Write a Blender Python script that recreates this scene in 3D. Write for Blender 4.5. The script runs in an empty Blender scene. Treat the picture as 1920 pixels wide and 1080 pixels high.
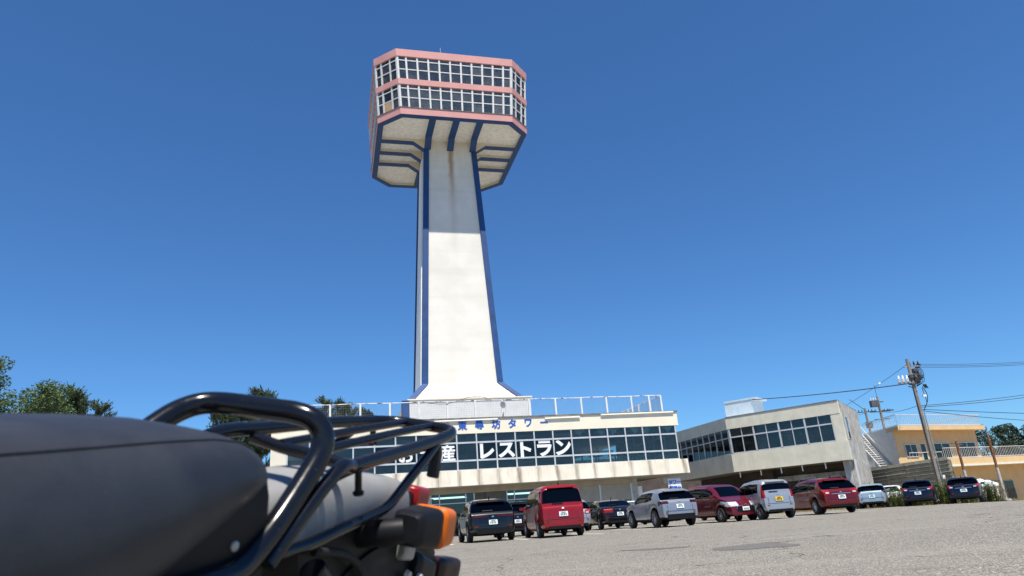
import bpy, math, random
from mathutils import Vector, Matrix
R = math.radians
random.seed(7)
scene = bpy.context.scene
COL = scene.collection

# ------------------------------------------------------------------ camera
FPX = 1300.0                       # focal length in pixels of a 1920 px wide frame
HOR, SLOPE = 985.5, 0.075          # where the horizon crosses the frame and its tilt
rho = math.atan(SLOPE)
th = math.atan((HOR - 540) * math.cos(rho) / FPX)
CAM_H = 0.57
fw = Vector((0, math.cos(th), math.sin(th)))
up0 = Vector((0, -math.sin(th), math.cos(th)))
rt0 = Vector((1, 0, 0))
cr = rt0 * math.cos(rho) - up0 * math.sin(rho)
cu = rt0 * math.sin(rho) + up0 * math.cos(rho)
cd = bpy.data.cameras.new('camera')
cd.lens = FPX / 1920 * 36
cd.sensor_width = 36
cd.sensor_fit = 'HORIZONTAL'
cd.clip_start = 0.02
cd.clip_end = 5000
cd.dof.use_dof = True
cd.dof.focus_distance = 40
cd.dof.aperture_fstop = 9
cam = bpy.data.objects.new('camera', cd)
cam.matrix_world = Matrix(((cr.x, cu.x, -fw.x, 0), (cr.y, cu.y, -fw.y, 0), (cr.z, cu.z, -fw.z, CAM_H), (0, 0, 0, 1)))
COL.objects.link(cam)
scene.camera = cam

# ------------------------------------------------------------------ sky, sun, exposure
SUN_AZ, SUN_EL = R(15.5), R(66)    # azimuth measured from straight behind the camera towards the right
sdir = Vector((math.cos(SUN_EL) * math.sin(SUN_AZ), -math.cos(SUN_EL) * math.cos(SUN_AZ), math.sin(SUN_EL)))
world = bpy.data.worlds.new('World')
scene.world = world
world.use_nodes = True
wn = world.node_tree
wn.nodes.clear()
sky = wn.nodes.new('ShaderNodeTexSky')
sky.sky_type = 'NISHITA'
sky.sun_disc = False
sky.sun_elevation = SUN_EL
sky.sun_rotation = math.atan2(sdir.x, sdir.y)
sky.altitude = 0
sky.air_density = 1.0
sky.dust_density = 0.0
sky.ozone_density = 5.0
bg = wn.nodes.new('ShaderNodeBackground')
bg.inputs['Strength'].default_value = 0.078
wo = wn.nodes.new('ShaderNodeOutputWorld')
tint = wn.nodes.new('ShaderNodeMix')
tint.data_type = 'RGBA'
tint.blend_type = 'MULTIPLY'
tint.inputs[0].default_value = 1.0
tint.inputs[7].default_value = (0.56, 0.92, 1.24, 1)      # the camera's cooler, more saturated rendering of the whole sky
wn.links.new(sky.outputs[0], tint.inputs[6])
wn.links.new(tint.outputs[2], bg.inputs['Color'])
wn.links.new(bg.outputs[0], wo.inputs['Surface'])
sl = bpy.data.lights.new('sun', 'SUN')
sl.energy = 5.0
sl.angle = R(0.53)
sl.color = (1.0, 0.945, 0.85)
so = bpy.data.objects.new('sun', sl)
so.rotation_euler = sdir.to_track_quat('Z', 'Y').to_euler()
so.location = (0, 0, 80)
COL.objects.link(so)
scene.view_settings.view_transform = 'Standard'
scene.view_settings.look = 'None'
scene.view_settings.exposure = 0.53
scene.view_settings.gamma = 1
scene.view_settings.use_curve_mapping = False
try:
    scene.cycles.max_bounces = 8
    scene.cycles.transparent_max_bounces = 12
    scene.cycles.use_denoising = True
except Exception:
    pass

# ------------------------------------------------------------------ materials
def N(nt, typ, **kw):
    n = nt.nodes.new(typ)
    for k, v in kw.items():
        setattr(n, k, v)
    return n

def new_mat(name):
    m = bpy.data.materials.new(name)
    m.use_nodes = True
    nt = m.node_tree
    b = nt.nodes['Principled BSDF']
    return m, nt, b

def setin(b, key, val):
    if key in b.inputs:
        b.inputs[key].default_value = val

def rgba(c):
    return (c[0], c[1], c[2], 1)

def mixcol(nt, fac, a, b, mode='MIX'):
    n = N(nt, 'ShaderNodeMix', data_type='RGBA', blend_type=mode)
    for sock, v in ((n.inputs['Factor'], fac), (n.inputs['A'], a), (n.inputs['B'], b)):
        pass
    def put(s, v):
        if hasattr(v, 'links') or isinstance(v, bpy.types.NodeSocket):
            nt.links.new(v, s)
        elif isinstance(v, (int, float)):
            s.default_value = v
        else:
            s.default_value = rgba(v)
    put(n.inputs[0], fac)
    put(n.inputs[6], a)
    put(n.inputs[7], b)
    return n.outputs[2]

def math_n(nt, op, a, b=None, clamp=False):
    n = N(nt, 'ShaderNodeMath', operation=op)
    n.use_clamp = clamp
    for i, v in enumerate((a, b)):
        if v is None:
            continue
        if isinstance(v, bpy.types.NodeSocket):
            nt.links.new(v, n.inputs[i])
        else:
            n.inputs[i].default_value = v
    return n.outputs[0]

def ramp(nt, src, p0, p1, v0=0.0, v1=1.0):
    n = N(nt, 'ShaderNodeMapRange')
    n.interpolation_type = 'SMOOTHSTEP'
    nt.links.new(src, n.inputs[0])
    n.inputs[1].default_value = p0
    n.inputs[2].default_value = p1
    n.inputs[3].default_value = v0
    n.inputs[4].default_value = v1
    return n.outputs[0]

def noise(nt, vec, scale, detail=4, rough=0.55, map_scale=None):
    if map_scale is not None:
        mp = N(nt, 'ShaderNodeMapping')
        mp.inputs['Scale'].default_value = map_scale
        nt.links.new(vec, mp.inputs['Vector'])
        vec = mp.outputs[0]
    n = N(nt, 'ShaderNodeTexNoise')
    n.inputs['Scale'].default_value = scale
    n.inputs['Detail'].default_value = detail
    n.inputs['Roughness'].default_value = rough
    nt.links.new(vec, n.inputs['Vector'])
    return n.outputs[0]

def objco(nt):
    return N(nt, 'ShaderNodeTexCoord').outputs['Object']

def plain(name, col, rough=0.6, metal=0.0, var=0.12, scale=3.0, bump=0.0, bscale=40, coat=0.0, spec=None, streak=0.0, streak_col=None):
    """a principled surface with uneven tone, optional vertical weather streaks and fine relief"""
    m, nt, b = new_mat(name)
    co = objco(nt)
    nz = noise(nt, co, scale, 5)
    dark = tuple(c * (1 - var) for c in col)
    lite = tuple(min(1, c * (1 + var)) for c in col)
    c = mixcol(nt, ramp(nt, nz, 0.3, 0.7), dark, lite)
    if streak:
        s = noise(nt, co, 1.0, 5, 0.6, (5.0, 5.0, 0.35))
        c = mixcol(nt, ramp(nt, s, 0.5, 0.8, 0, streak), c, streak_col or tuple(x * 0.35 for x in col))
    nt.links.new(c, b.inputs['Base Color'])
    r2 = ramp(nt, nz, 0.25, 0.75, max(0, rough - 0.07), min(1, rough + 0.07))
    nt.links.new(r2, b.inputs['Roughness'])
    setin(b, 'Metallic', metal)
    setin(b, 'Coat Weight', coat)
    setin(b, 'Coat Roughness', 0.03)
    if spec is not None:
        setin(b, 'Specular IOR Level', spec)
    if bump:
        bn = N(nt, 'ShaderNodeBump')
        bn.inputs['Strength'].default_value = bump
        bn.inputs['Distance'].default_value = 0.01
        nt.links.new(noise(nt, co, bscale, 4), bn.inputs['Height'])
        nt.links.new(bn.outputs[0], b.inputs['Normal'])
    return m

def glass(name, tint, refl=1.0, rough=0.015, ior=1.5, dust=0.0, dustcol=(0.42, 0.42, 0.40), wave=0.03):
    """tinted pane: transparent, mirror-like by Fresnel, with an uneven film of dust that differs from pane to pane"""
    m = bpy.data.materials.new(name)
    m.use_nodes = True
    nt = m.node_tree
    nt.nodes.clear()
    tr = N(nt, 'ShaderNodeBsdfTransparent')
    tr.inputs[0].default_value = rgba(tint)
    gl = N(nt, 'ShaderNodeBsdfGlossy')
    gl.inputs['Roughness'].default_value = rough
    gl.inputs[0].default_value = (refl, refl, refl, 1)
    fr = N(nt, 'ShaderNodeFresnel')
    fr.inputs[0].default_value = ior
    bn = N(nt, 'ShaderNodeBump')
    bn.inputs['Strength'].default_value = wave
    bn.inputs['Distance'].default_value = 0.02
    nt.links.new(noise(nt, objco(nt), 0.9, 2), bn.inputs['Height'])
    nt.links.new(bn.outputs[0], gl.inputs['Normal'])
    body = tr.outputs[0]
    if dust:
        df = N(nt, 'ShaderNodeBsdfDiffuse')
        df.inputs[0].default_value = rgba(dustcol)
        rnd_ = N(nt, 'ShaderNodeObjectInfo').outputs['Random']
        f = math_n(nt, 'MULTIPLY', ramp(nt, noise(nt, objco(nt), 1.4, 5), 0.3, 0.75, 0.5, 1.5), ramp(nt, rnd_, 0.0, 1.0, 0.35, 1.65))
        f = math_n(nt, 'MULTIPLY', f, dust, True)
        dm = N(nt, 'ShaderNodeMixShader')
        nt.links.new(f, dm.inputs[0])
        nt.links.new(body, dm.inputs[1])
        nt.links.new(df.outputs[0], dm.inputs[2])
        body = dm.outputs[0]
    mx = N(nt, 'ShaderNodeMixShader')
    out = N(nt, 'ShaderNodeOutputMaterial')
    nt.links.new(fr.outputs[0], mx.inputs[0])
    nt.links.new(body, mx.inputs[1])
    nt.links.new(gl.outputs[0], mx.inputs[2])
    nt.links.new(mx.outputs[0], out.inputs['Surface'])
    return m

def emit(name, col, s):
    m, nt, b = new_mat(name)
    setin(b, 'Base Color', rgba(col))
    setin(b, 'Emission Color', rgba(col))
    setin(b, 'Emission Strength', s)
    return m

def paint(name, col, metal=0.35, rough=0.32):
    m, nt, b = new_mat(name)
    co = objco(nt)
    nz = noise(nt, co, 260, 2)
    c = mixcol(nt, nz, tuple(x * 0.9 for x in col), tuple(min(1, x * 1.1) for x in col))
    dust = noise(nt, co, 2.2, 5)
    c = mixcol(nt, ramp(nt, dust, 0.45, 0.8, 0, 0.03), c, (0.35, 0.33, 0.30))
    nt.links.new(c, b.inputs['Base Color'])
    setin(b, 'Metallic', metal)
    setin(b, 'Roughness', rough)
    setin(b, 'Coat Weight', 0.6)
    setin(b, 'Coat Roughness', 0.03)
    setin(b, 'Specular IOR Level', 0.3)
    return m

M = {}
M['cream'] = plain('cream_painted_wall', (0.72, 0.66, 0.53), 0.75, var=0.05, scale=1.2, streak=0.10, streak_col=(0.35, 0.3, 0.22))
M['fascia'] = plain('cream_fascia_sheet', (0.82, 0.745, 0.585), 0.6, var=0.04, scale=0.8, streak=0.05)
M['annex'] = plain('annex_render', (0.67, 0.63, 0.50), 0.85, var=0.08, scale=1.1, streak=0.22, streak_col=(0.2, 0.19, 0.16), bump=0.25, bscale=18)
M['concrete'] = plain('weathered_concrete', (0.42, 0.41, 0.37), 0.9, var=0.25, scale=1.6, streak=0.55, streak_col=(0.12, 0.115, 0.1), bump=0.4, bscale=14)
M['roofcap'] = plain('roof_capping', (0.16, 0.15, 0.14), 0.7, var=0.4, scale=2)
M['alu'] = plain('window_aluminium', (0.62, 0.63, 0.62), 0.42, metal=0.35, var=0.06)
M['whitemetal'] = plain('white_painted_metal', (0.64, 0.63, 0.60), 0.5, var=0.05)
M['rustrail'] = plain('white_paint_with_rust', (0.72, 0.70, 0.66), 0.65, var=0.06, scale=2, streak=0.0)
M['towerwhite_b'] = plain('tower_white_side', (0.78, 0.78, 0.76), 0.8, var=0.04, scale=0.6, streak=0.12, streak_col=(0.45, 0.42, 0.36))
M['blue'] = plain('tower_blue_paint', (0.005, 0.046, 0.165), 0.6, var=0.18, scale=0.9, streak=0.10, streak_col=(0.05, 0.13, 0.28))
M['pink'] = plain('tower_pink_paint', (0.62, 0.30, 0.27), 0.7, var=0.08, scale=0.7, streak=0.3, streak_col=(0.55, 0.24, 0.2))
M['soffit'] = plain('soffit_cream', (0.66, 0.60, 0.47), 0.85, var=0.02, scale=0.3, streak=0.0)
M['shadecream'] = plain('shaded_cream', (0.40, 0.34, 0.25), 0.85, var=0.12, scale=1.0, streak=0.2)  # cream wall colour darkened to hold the shade under the overhang
M['tilewall'] = plain('white_tile', (0.58, 0.575, 0.56), 0.55, var=0.04, scale=2)
M['pane'] = glass('window_glass', (0.62, 0.73, 0.74), dust=0.018)
M['towerpane'] = glass('tower_glass', (0.85, 0.88, 0.86), dust=0.10)
M['darkpane'] = glass('filmed_glass', (0.12, 0.14, 0.16))
M['carglass'] = glass('car_glass', (0.055, 0.062, 0.075), 0.6, 0.005, 1.45)
M['lettblue'] = plain('blue_letter', (0.015, 0.10, 0.44), 0.45, var=0.05)
M['lettwhite'] = plain('white_letter', (0.78, 0.78, 0.78), 0.6, var=0.02)
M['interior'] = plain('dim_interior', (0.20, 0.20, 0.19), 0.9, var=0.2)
M['corew'] = plain('tower_core_wall', (0.70, 0.68, 0.62), 0.9, var=0.1)
M['ceiling'] = plain('interior_ceiling', (0.74, 0.73, 0.68), 0.9, var=0.1)
M['curtain'] = plain('pale_curtain', (0.85, 0.87, 0.86), 0.9, var=0.1, scale=4)
M['dkcurtain'] = plain('grey_green_curtain', (0.17, 0.21, 0.20), 0.9, var=0.3, scale=6)
M['shutter'] = plain('steel_shutter', (0.38, 0.34, 0.27), 0.6, var=0.06, scale=1.5, streak=0.15)
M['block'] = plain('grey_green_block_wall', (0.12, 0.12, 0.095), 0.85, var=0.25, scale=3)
M['black'] = plain('black_metal', (0.012, 0.012, 0.014), 0.4, var=0.2)
M['rubber'] = plain('black_rubber', (0.011, 0.011, 0.012), 0.8, var=0.25, scale=12)
M['plast'] = plain('black_plastic', (0.007, 0.007, 0.009), 0.5, var=0.2, scale=15, spec=0.22)
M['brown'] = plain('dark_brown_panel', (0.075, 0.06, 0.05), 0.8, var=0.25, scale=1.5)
M['orange'] = plain('apricot_wall', (0.68, 0.48, 0.25), 0.8, var=0.06, scale=1.0, streak=0.12, streak_col=(0.42, 0.22, 0.08))
M['housewhite'] = plain('pale_grey_siding', (0.72, 0.70, 0.61), 0.8, var=0.05, streak=0.1)
M['slat'] = plain('olive_grey_slat', (0.24, 0.23, 0.175), 0.75, var=0.2, scale=1.5, streak=0.25)
M['pole'] = plain('concrete_pole', (0.23, 0.20, 0.17), 0.9, var=0.2, scale=2, streak=0.4)
M['rust'] = plain('rusty_steel', (0.20, 0.085, 0.03), 0.85, var=0.5, scale=4, bump=0.3)
M['rustlow'] = plain('pale_rusty_pole', (0.45, 0.42, 0.38), 0.8, var=0.25, scale=3, streak=0.6, streak_col=(0.25, 0.12, 0.05))
M['porcelain'] = plain('porcelain', (0.82, 0.82, 0.82), 0.2, var=0.03)
M['steelgrey'] = plain('grey_steel', (0.30, 0.31, 0.31), 0.5, metal=0.4, var=0.2)
M['wire'] = plain('black_wire', (0.02, 0.02, 0.025), 0.6)
M['bark'] = plain('bark', (0.10, 0.075, 0.055), 0.95, var=0.4, scale=6, bump=0.6, bscale=20)
M['lineW'] = plain('worn_line_paint', (0.68, 0.68, 0.66), 0.8, var=0.18, scale=14)
M['orangep'] = plain('orange_plastic', (0.72, 0.13, 0.02), 0.5, var=0.08)
M['plate'] = plain('white_plate', (0.80, 0.82, 0.82), 0.4, var=0.03)
M['plateY'] = plain('yellow_plate', (0.80, 0.52, 0.03), 0.4, var=0.03)
M['plink'] = plain('green_plate_print', (0.04, 0.16, 0.10), 0.5)
M['redlens'] = plain('red_lens', (0.24, 0.006, 0.007), 0.3, var=0.1, spec=0.35)
M['smokelens'] = plain('smoked_red_lens', (0.045, 0.004, 0.005), 0.25, var=0.1, spec=0.4)
M['paleblue'] = plain('pale_blue_paint', (0.47, 0.56, 0.63), 0.75, var=0.06, streak=0.15)
M['board'] = plain('plywood_board', (0.45, 0.30, 0.17), 0.8, var=0.1)
M['darkgear'] = plain('dark_line_gear', (0.085, 0.085, 0.09), 0.6, var=0.3)
M['dullchrome'] = plain('satin_chrome', (0.5, 0.5, 0.51), 0.35, metal=0.9, var=0.05)
M['clearlens'] = plain('clear_lens', (0.72, 0.74, 0.78), 0.12, var=0.1, metal=0.3, coat=1.0)
M['amber'] = plain('amber_lens', (0.66, 0.13, 0.006), 0.42, var=0.06, spec=0.25, scale=30)
M['rim'] = plain('alloy_rim', (0.52, 0.52, 0.53), 0.3, metal=0.8, var=0.08)
M['chrome'] = plain('chrome', (0.75, 0.76, 0.78), 0.12, metal=1.0, var=0.03)

def tower_white():
    m, nt, b = new_mat('tower_white_stained')
    co = objco(nt)
    sp = N(nt, 'ShaderNodeSeparateXYZ')
    nt.links.new(co, sp.inputs[0])
    x, z = sp.outputs[0], sp.outputs[2]
    nz = noise(nt, co, 0.5, 5)
    c = mixcol(nt, ramp(nt, nz, 0.3, 0.7), (0.66, 0.625, 0.55), (0.72, 0.69, 0.62))
    # horizontal lifts of the concrete pour
    w = noise(nt, co, 1.0, 3, 0.5, (0.06, 0.06, 1.1))
    c = mixcol(nt, ramp(nt, w, 0.5, 0.72, 0, 0.28), c, (0.54, 0.50, 0.43))
    # rust stain under the middle beam
    wob = noise(nt, co, 1.0, 4, 0.6, (0.5, 0.5, 0.7))
    xx = math_n(nt, 'ADD', x, math_n(nt, 'MULTIPLY', math_n(nt, 'SUBTRACT', wob, 0.5), 0.5))
    ax = math_n(nt, 'ABSOLUTE', math_n(nt, 'SUBTRACT', xx, 0.02))
    width = ramp(nt, z, 29.0, 37.5, 0.14, 0.34)
    core = math_n(nt, 'SUBTRACT', 1.0, math_n(nt, 'DIVIDE', ax, width), True)
    fall = ramp(nt, z, 31.0, 37.0)
    c = mixcol(nt, math_n(nt, 'MULTIPLY', math_n(nt, 'POWER', core, 0.7), fall, True), c, (0.36, 0.17, 0.045))
    halo = math_n(nt, 'SUBTRACT', 1.0, math_n(nt, 'DIVIDE', ax, 0.55), True)
    fall2 = math_n(nt, 'MULTIPLY', ramp(nt, z, 22.0, 36.0), 0.45)
    c = mixcol(nt, math_n(nt, 'MULTIPLY', halo, fall2, True), c, (0.40, 0.33, 0.24))
    # dirty run marks right under the beams
    s = noise(nt, co, 1.0, 5, 0.6, (3.0, 3.0, 0.18))
    c = mixcol(nt, math_n(nt, 'MULTIPLY', ramp(nt, s, 0.45, 0.75), ramp(nt, z, 33, 38.5, 0, 0.25)), c, (0.46, 0.40, 0.30))
    nt.links.new(c, b.inputs['Base Color'])
    setin(b, 'Roughness', 0.8)
    return m
M['towerwhite'] = tower_white()

def band_mat():
    """balcony parapet with dark drips under each window joint"""
    m, nt, b = new_mat('stained_parapet')
    co = objco(nt)
    sp = N(nt, 'ShaderNodeSeparateXYZ')
    nt.links.new(co, sp.inputs[0])
    x, z = sp.outputs[0], sp.outputs[2]
    nz = noise(nt, co, 1.1, 5)
    c = mixcol(nt, ramp(nt, nz, 0.3, 0.7), (0.70, 0.63, 0.505), (0.80, 0.73, 0.595))
    wob = noise(nt, co, 1.0, 3, 0.5, (0.8, 0.8, 0.8))
    xs = math_n(nt, 'ADD', x, math_n(nt, 'MULTIPLY', math_n(nt, 'SUBTRACT', wob, 0.5), 0.35))
    fr = math_n(nt, 'FRACT', math_n(nt, 'DIVIDE', math_n(nt, 'ADD', xs, 41.02), 1.362))
    d = math_n(nt, 'ABSOLUTE', math_n(nt, 'SUBTRACT', fr, 0.5))
    joint = ramp(nt, d, 0.30, 0.48)
    per = noise(nt, co, 0.9, 2, 0.5, (1, 1, 0.0))
    joint = math_n(nt, 'MULTIPLY', joint, ramp(nt, per, 0.36, 0.6, 0.35, 1.0))
    fine = noise(nt, co, 1.0, 5, 0.65, (9.0, 9.0, 0.5))
    c = mixcol(nt, math_n(nt, 'MULTIPLY', joint, ramp(nt, fine, 0.3, 0.65, 0.35, 0.9)), c, (0.20, 0.165, 0.12))
    c = mixcol(nt, math_n(nt, 'MULTIPLY', ramp(nt, fine, 0.5, 0.75), ramp(nt, z, 3.3, 4.25, 0.1, 0.5)), c, (0.28, 0.22, 0.15))
    nt.links.new(c, b.inputs['Base Color'])
    setin(b, 'Roughness', 0.85)
    return m
M['band'] = band_mat()

def rusty_white():
    m, nt, b = new_mat('rusted_white_rail')
    co = objco(nt)
    nz = noise(nt, co, 2.5, 5, 0.7)
    c = mixcol(nt, ramp(nt, nz, 0.5, 0.62), (0.74, 0.73, 0.71), (0.13, 0.06, 0.04))
    nt.links.new(c, b.inputs['Base Color'])
    setin(b, 'Roughness', 0.75)
    return m
M['rustwhite'] = rusty_white()

def asphalt():
    m, nt, b = new_mat('aged_asphalt')
    co = N(nt, 'ShaderNodeNewGeometry').outputs['Position']
    big = noise(nt, co, 0.16, 5, 0.6)
    mid = noise(nt, co, 1.3, 5, 0.6)
    vo = N(nt, 'ShaderNodeTexVoronoi')
    vo.inputs['Scale'].default_value = 75
    nt.links.new(co, vo.inputs['Vector'])
    sepc = N(nt, 'ShaderNodeSeparateColor')
    nt.links.new(vo.outputs['Color'], sepc.inputs[0])
    stone = mixcol(nt, sepc.outputs[0], (0.095, 0.086, 0.071), (0.42, 0.385, 0.315))
    stone = mixcol(nt, ramp(nt, sepc.outputs[1], 0.86, 0.93), stone, (0.60, 0.575, 0.53))
    stone = mixcol(nt, ramp(nt, sepc.outputs[2], 0.88, 0.95), stone, (0.05, 0.047, 0.043))
    gap = ramp(nt, vo.outputs['Distance'], 0.45, 0.8)
    c = mixcol(nt, gap, stone, (0.075, 0.07, 0.065))
    c = mixcol(nt, ramp(nt, big, 0.3, 0.7, 0, 0.35), c, (0.27, 0.25, 0.208))
    c = mixcol(nt, ramp(nt, mid, 0.5, 0.75, 0, 0.35), c, (0.14, 0.132, 0.122))
    # stains, tyre-polished tracks and hairline cracks
    st = noise(nt, co, 0.55, 6, 0.7)
    c = mixcol(nt, ramp(nt, st, 0.60, 0.70, 0, 0.5), c, (0.10, 0.094, 0.086))
    trk = noise(nt, co, 1.0, 3, 0.5, (0.10, 1.1, 1.0))
    c = mixcol(nt, ramp(nt, trk, 0.52, 0.70, 0, 0.30), c, (0.30, 0.285, 0.255))
    ck = N(nt, 'ShaderNodeTexVoronoi')
    ck.feature = 'DISTANCE_TO_EDGE'
    ck.inputs['Scale'].default_value = 0.22
    wv = N(nt, 'ShaderNodeVectorMath')
    wv.operation = 'ADD'
    nz3 = N(nt, 'ShaderNodeTexNoise')
    nz3.inputs['Scale'].default_value = 1.2
    nz3.inputs['Detail'].default_value = 6
    nt.links.new(co, nz3.inputs['Vector'])
    nt.links.new(co, wv.inputs[0])
    nt.links.new(nz3.outputs['Color'], wv.inputs[1])
    nt.links.new(wv.outputs[0], ck.inputs['Vector'])
    crack = ramp(nt, ck.outputs['Distance'], 0.0, 0.006, 1, 0)
    c = mixcol(nt, math_n(nt, 'MULTIPLY', crack, ramp(nt, mid, 0.42, 0.55)), c, (0.04, 0.038, 0.035))
    nt.links.new(c, b.inputs['Base Color'])
    setin(b, 'Roughness', 0.95)
    setin(b, 'Specular IOR Level', 0.2)
    bn = N(nt, 'ShaderNodeBump')
    bn.inputs['Strength'].default_value = 0.9
    bn.inputs['Distance'].default_value = 0.006
    inv = math_n(nt, 'SUBTRACT', 1.0, vo.outputs['Distance'])
    nt.links.new(math_n(nt, 'ADD', inv, math_n(nt, 'MULTIPLY', sepc.outputs[0], 0.8)), bn.inputs['Height'])
    nt.links.new(bn.outputs[0], b.inputs['Normal'])
    return m
M['asphalt'] = asphalt()
M['patch'] = plain('dark_asphalt_patch', (0.125, 0.115, 0.105), 0.9, var=0.25, scale=20, bump=0.6, bscale=120)
M['soil'] = plain('dry_soil', (0.27, 0.20, 0.12), 0.95, var=0.35, scale=1.5, bump=0.8, bscale=10)

def leaf_mat(name, c0, c1, c2=None, trans=0.25):
    m, nt, b = new_mat(name)
    oi = N(nt, 'ShaderNodeNewGeometry')
    c = mixcol(nt, oi.outputs['Random Per Island'], c0, c1)
    if c2:
        rr = math_n(nt, 'FRACT', math_n(nt, 'MULTIPLY', oi.outputs['Random Per Island'], 7.31))
        c = mixcol(nt, ramp(nt, rr, 0.75, 0.9), c, c2)
    nt.links.new(c, b.inputs['Base Color'])
    setin(b, 'Roughness', 0.55)
    tl = N(nt, 'ShaderNodeBsdfTranslucent')
    nt.links.new(c, tl.inputs[0])
    mx = N(nt, 'ShaderNodeMixShader')
    mx.inputs[0].default_value = trans
    out = nt.nodes['Material Output']
    nt.links.new(b.outputs[0], mx.inputs[1])
    nt.links.new(tl.outputs[0], mx.inputs[2])
    nt.links.new(mx.outputs[0], out.inputs['Surface'])
    return m
M['leaf'] = leaf_mat('broad_leaves', (0.045, 0.085, 0.028), (0.10, 0.16, 0.05), (0.17, 0.22, 0.05))
M['leafdark'] = leaf_mat('dark_leaves', (0.012, 0.03, 0.014), (0.035, 0.065, 0.028), None, 0.15)
M['needle'] = leaf_mat('pine_needles', (0.028, 0.055, 0.022), (0.075, 0.11, 0.04), (0.12, 0.12, 0.045), 0.1)
M['weed'] = leaf_mat('weed_leaves', (0.05, 0.09, 0.02), (0.13, 0.18, 0.04), (0.26, 0.22, 0.06))
M['drygrass'] = leaf_mat('dry_grass', (0.30, 0.23, 0.09), (0.42, 0.34, 0.15), None)

# ------------------------------------------------------------------ mesh helpers
class MB:
    def __init__(s):
        s.v, s.f = [], []
    def add(s, vs, fs):
        o = len(s.v)
        s.v += [tuple(p) for p in vs]
        s.f += [tuple(i + o for i in f) for f in fs]
        return s
    def box(s, x0, x1, y0, y1, z0, z1):
        return s.add([(x0, y0, z0), (x1, y0, z0), (x1, y1, z0), (x0, y1, z0), (x0, y0, z1), (x1, y0, z1), (x1, y1, z1), (x0, y1, z1)],
                     [(0, 3, 2, 1), (4, 5, 6, 7), (0, 1, 5, 4), (1, 2, 6, 5), (2, 3, 7, 6), (3, 0, 4, 7)])
    def hexa(s, p):          # eight corners, lower ring then upper ring (ccw from above)
        return s.add(p, [(0, 3, 2, 1), (4, 5, 6, 7), (0, 1, 5, 4), (1, 2, 6, 5), (2, 3, 7, 6), (3, 0, 4, 7)])
    def prism(s, poly, z0, z1):
        n = len(poly)
        return s.add([(x, y, z0) for x, y in poly] + [(x, y, z1) for x, y in poly],
                     [tuple(range(n - 1, -1, -1)), tuple(range(n, 2 * n))] + [(i, (i + 1) % n, n + (i + 1) % n, n + i) for i in range(n)])
    def loft(s, rings, cap=True, closed=True):
        n = len(rings[0])
        vs = [p for r_ in rings for p in r_]
        fs = []
        m = n if closed else n - 1
        for k in range(len(rings) - 1):
            for i in range(m):
                j = (i + 1) % n
                fs.append((k * n + i, k * n + j, (k + 1) * n + j, (k + 1) * n + i))
        if cap:
            fs.append(tuple(range(n - 1, -1, -1)))
            fs.append(tuple(range((len(rings) - 1) * n, len(rings) * n)))
        return s.add(vs, fs)
    def tube(s, pts, r, n=8, cap=True):
        pts = [Vector(p) for p in pts]
        rs = r if isinstance(r, (list, tuple)) else [r] * len(pts)
        rings = []
        ref = None
        for i, p in enumerate(pts):
            a = pts[max(0, i - 1)]
            c = pts[min(len(pts) - 1, i + 1)]
            t = (c - a).normalized()
            if ref is None:
                ref = Vector((0, 0, 1)) if abs(t.z) < 0.9 else Vector((1, 0, 0))
            x = (ref - t * ref.dot(t)).normalized()
            ref = x
            y = t.cross(x)
            rings.append([p + (x * math.cos(2 * math.pi * k / n) + y * math.sin(2 * math.pi * k / n)) * rs[i] for k in range(n)])
        return s.loft(rings, cap)
    def beam(s, p0, p1, w, h, up=(0, 0, 1)):
        p0, p1, up = Vector(p0), Vector(p1), Vector(up)
        t = (p1 - p0).normalized()
        x = t.cross(up).normalized() * (w / 2)
        y = x.cross(t).normalized() * (h / 2)
        return s.loft([[p0 - x - y, p0 + x - y, p0 + x + y, p0 - x + y], [p1 - x - y, p1 + x - y, p1 + x + y, p1 - x + y]])
    def quad(s, a, b, c, d):
        return s.add([a, b, c, d], [(0, 1, 2, 3)])
    def mesh(s, name, smooth=None):
        me = bpy.data.meshes.new(name)
        me.from_pydata(s.v, [], s.f)
        if smooth is not None:
            me.polygons.foreach_set('use_smooth', [True] * len(me.polygons))
            me.update()
            me.set_sharp_from_angle(angle=R(smooth))
        me.update()
        return me
    def build(s, name, mat, parent=None, smooth=None):
        me = s.mesh(name, smooth)
        me.materials.append(mat)
        return link(name, me, parent)

def link(name, me, parent=None):
    o = bpy.data.objects.new(name, me)
    COL.objects.link(o)
    if parent is not None:
        o.parent = parent
    return o

def tag(o, label, cat, group=None, kind=None):
    o['label'] = label
    o['category'] = cat
    if group:
        o['group'] = group
    if kind:
        o['kind'] = kind
    return o

def struct(o):
    o['kind'] = 'structure'
    return o

def root(name, loc, rz, label, cat, group=None):
    o = bpy.data.objects.new(name, None)
    o.empty_display_size = 0.3
    COL.objects.link(o)
    o.location = loc
    o.rotation_euler = (0, 0, rz)
    return tag(o, label, cat, group)

def copy_part(src, parent, loc=None):
    c = src.copy()
    COL.objects.link(c)
    c.parent = parent
    if loc is not None:
        c.location = loc
    return c

def crom(pts, k=6):
    """Catmull-Rom resampling of a polyline"""
    P = [Vector(p) for p in pts]
    P = [P[0] * 2 - P[1]] + P + [P[-1] * 2 - P[-2]]
    out = []
    for i in range(1, len(P) - 2):
        a, b, c, d = P[i - 1:i + 3]
        for j in range(k):
            t = j / k
            out.append(0.5 * ((2 * b) + (c - a) * t + (2 * a - 5 * b + 4 * c - d) * t * t + (3 * b - a - 3 * c + d) * t ** 3))
    out.append(P[-2])
    return out

def interp(tab, x):
    if x <= tab[0][0]:
        return tab[0][1]
    for (x0, y0), (x1, y1) in zip(tab, tab[1:]):
        if x <= x1:
            return y0 + (y1 - y0) * (x - x0) / (x1 - x0)
    return tab[-1][1]

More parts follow.
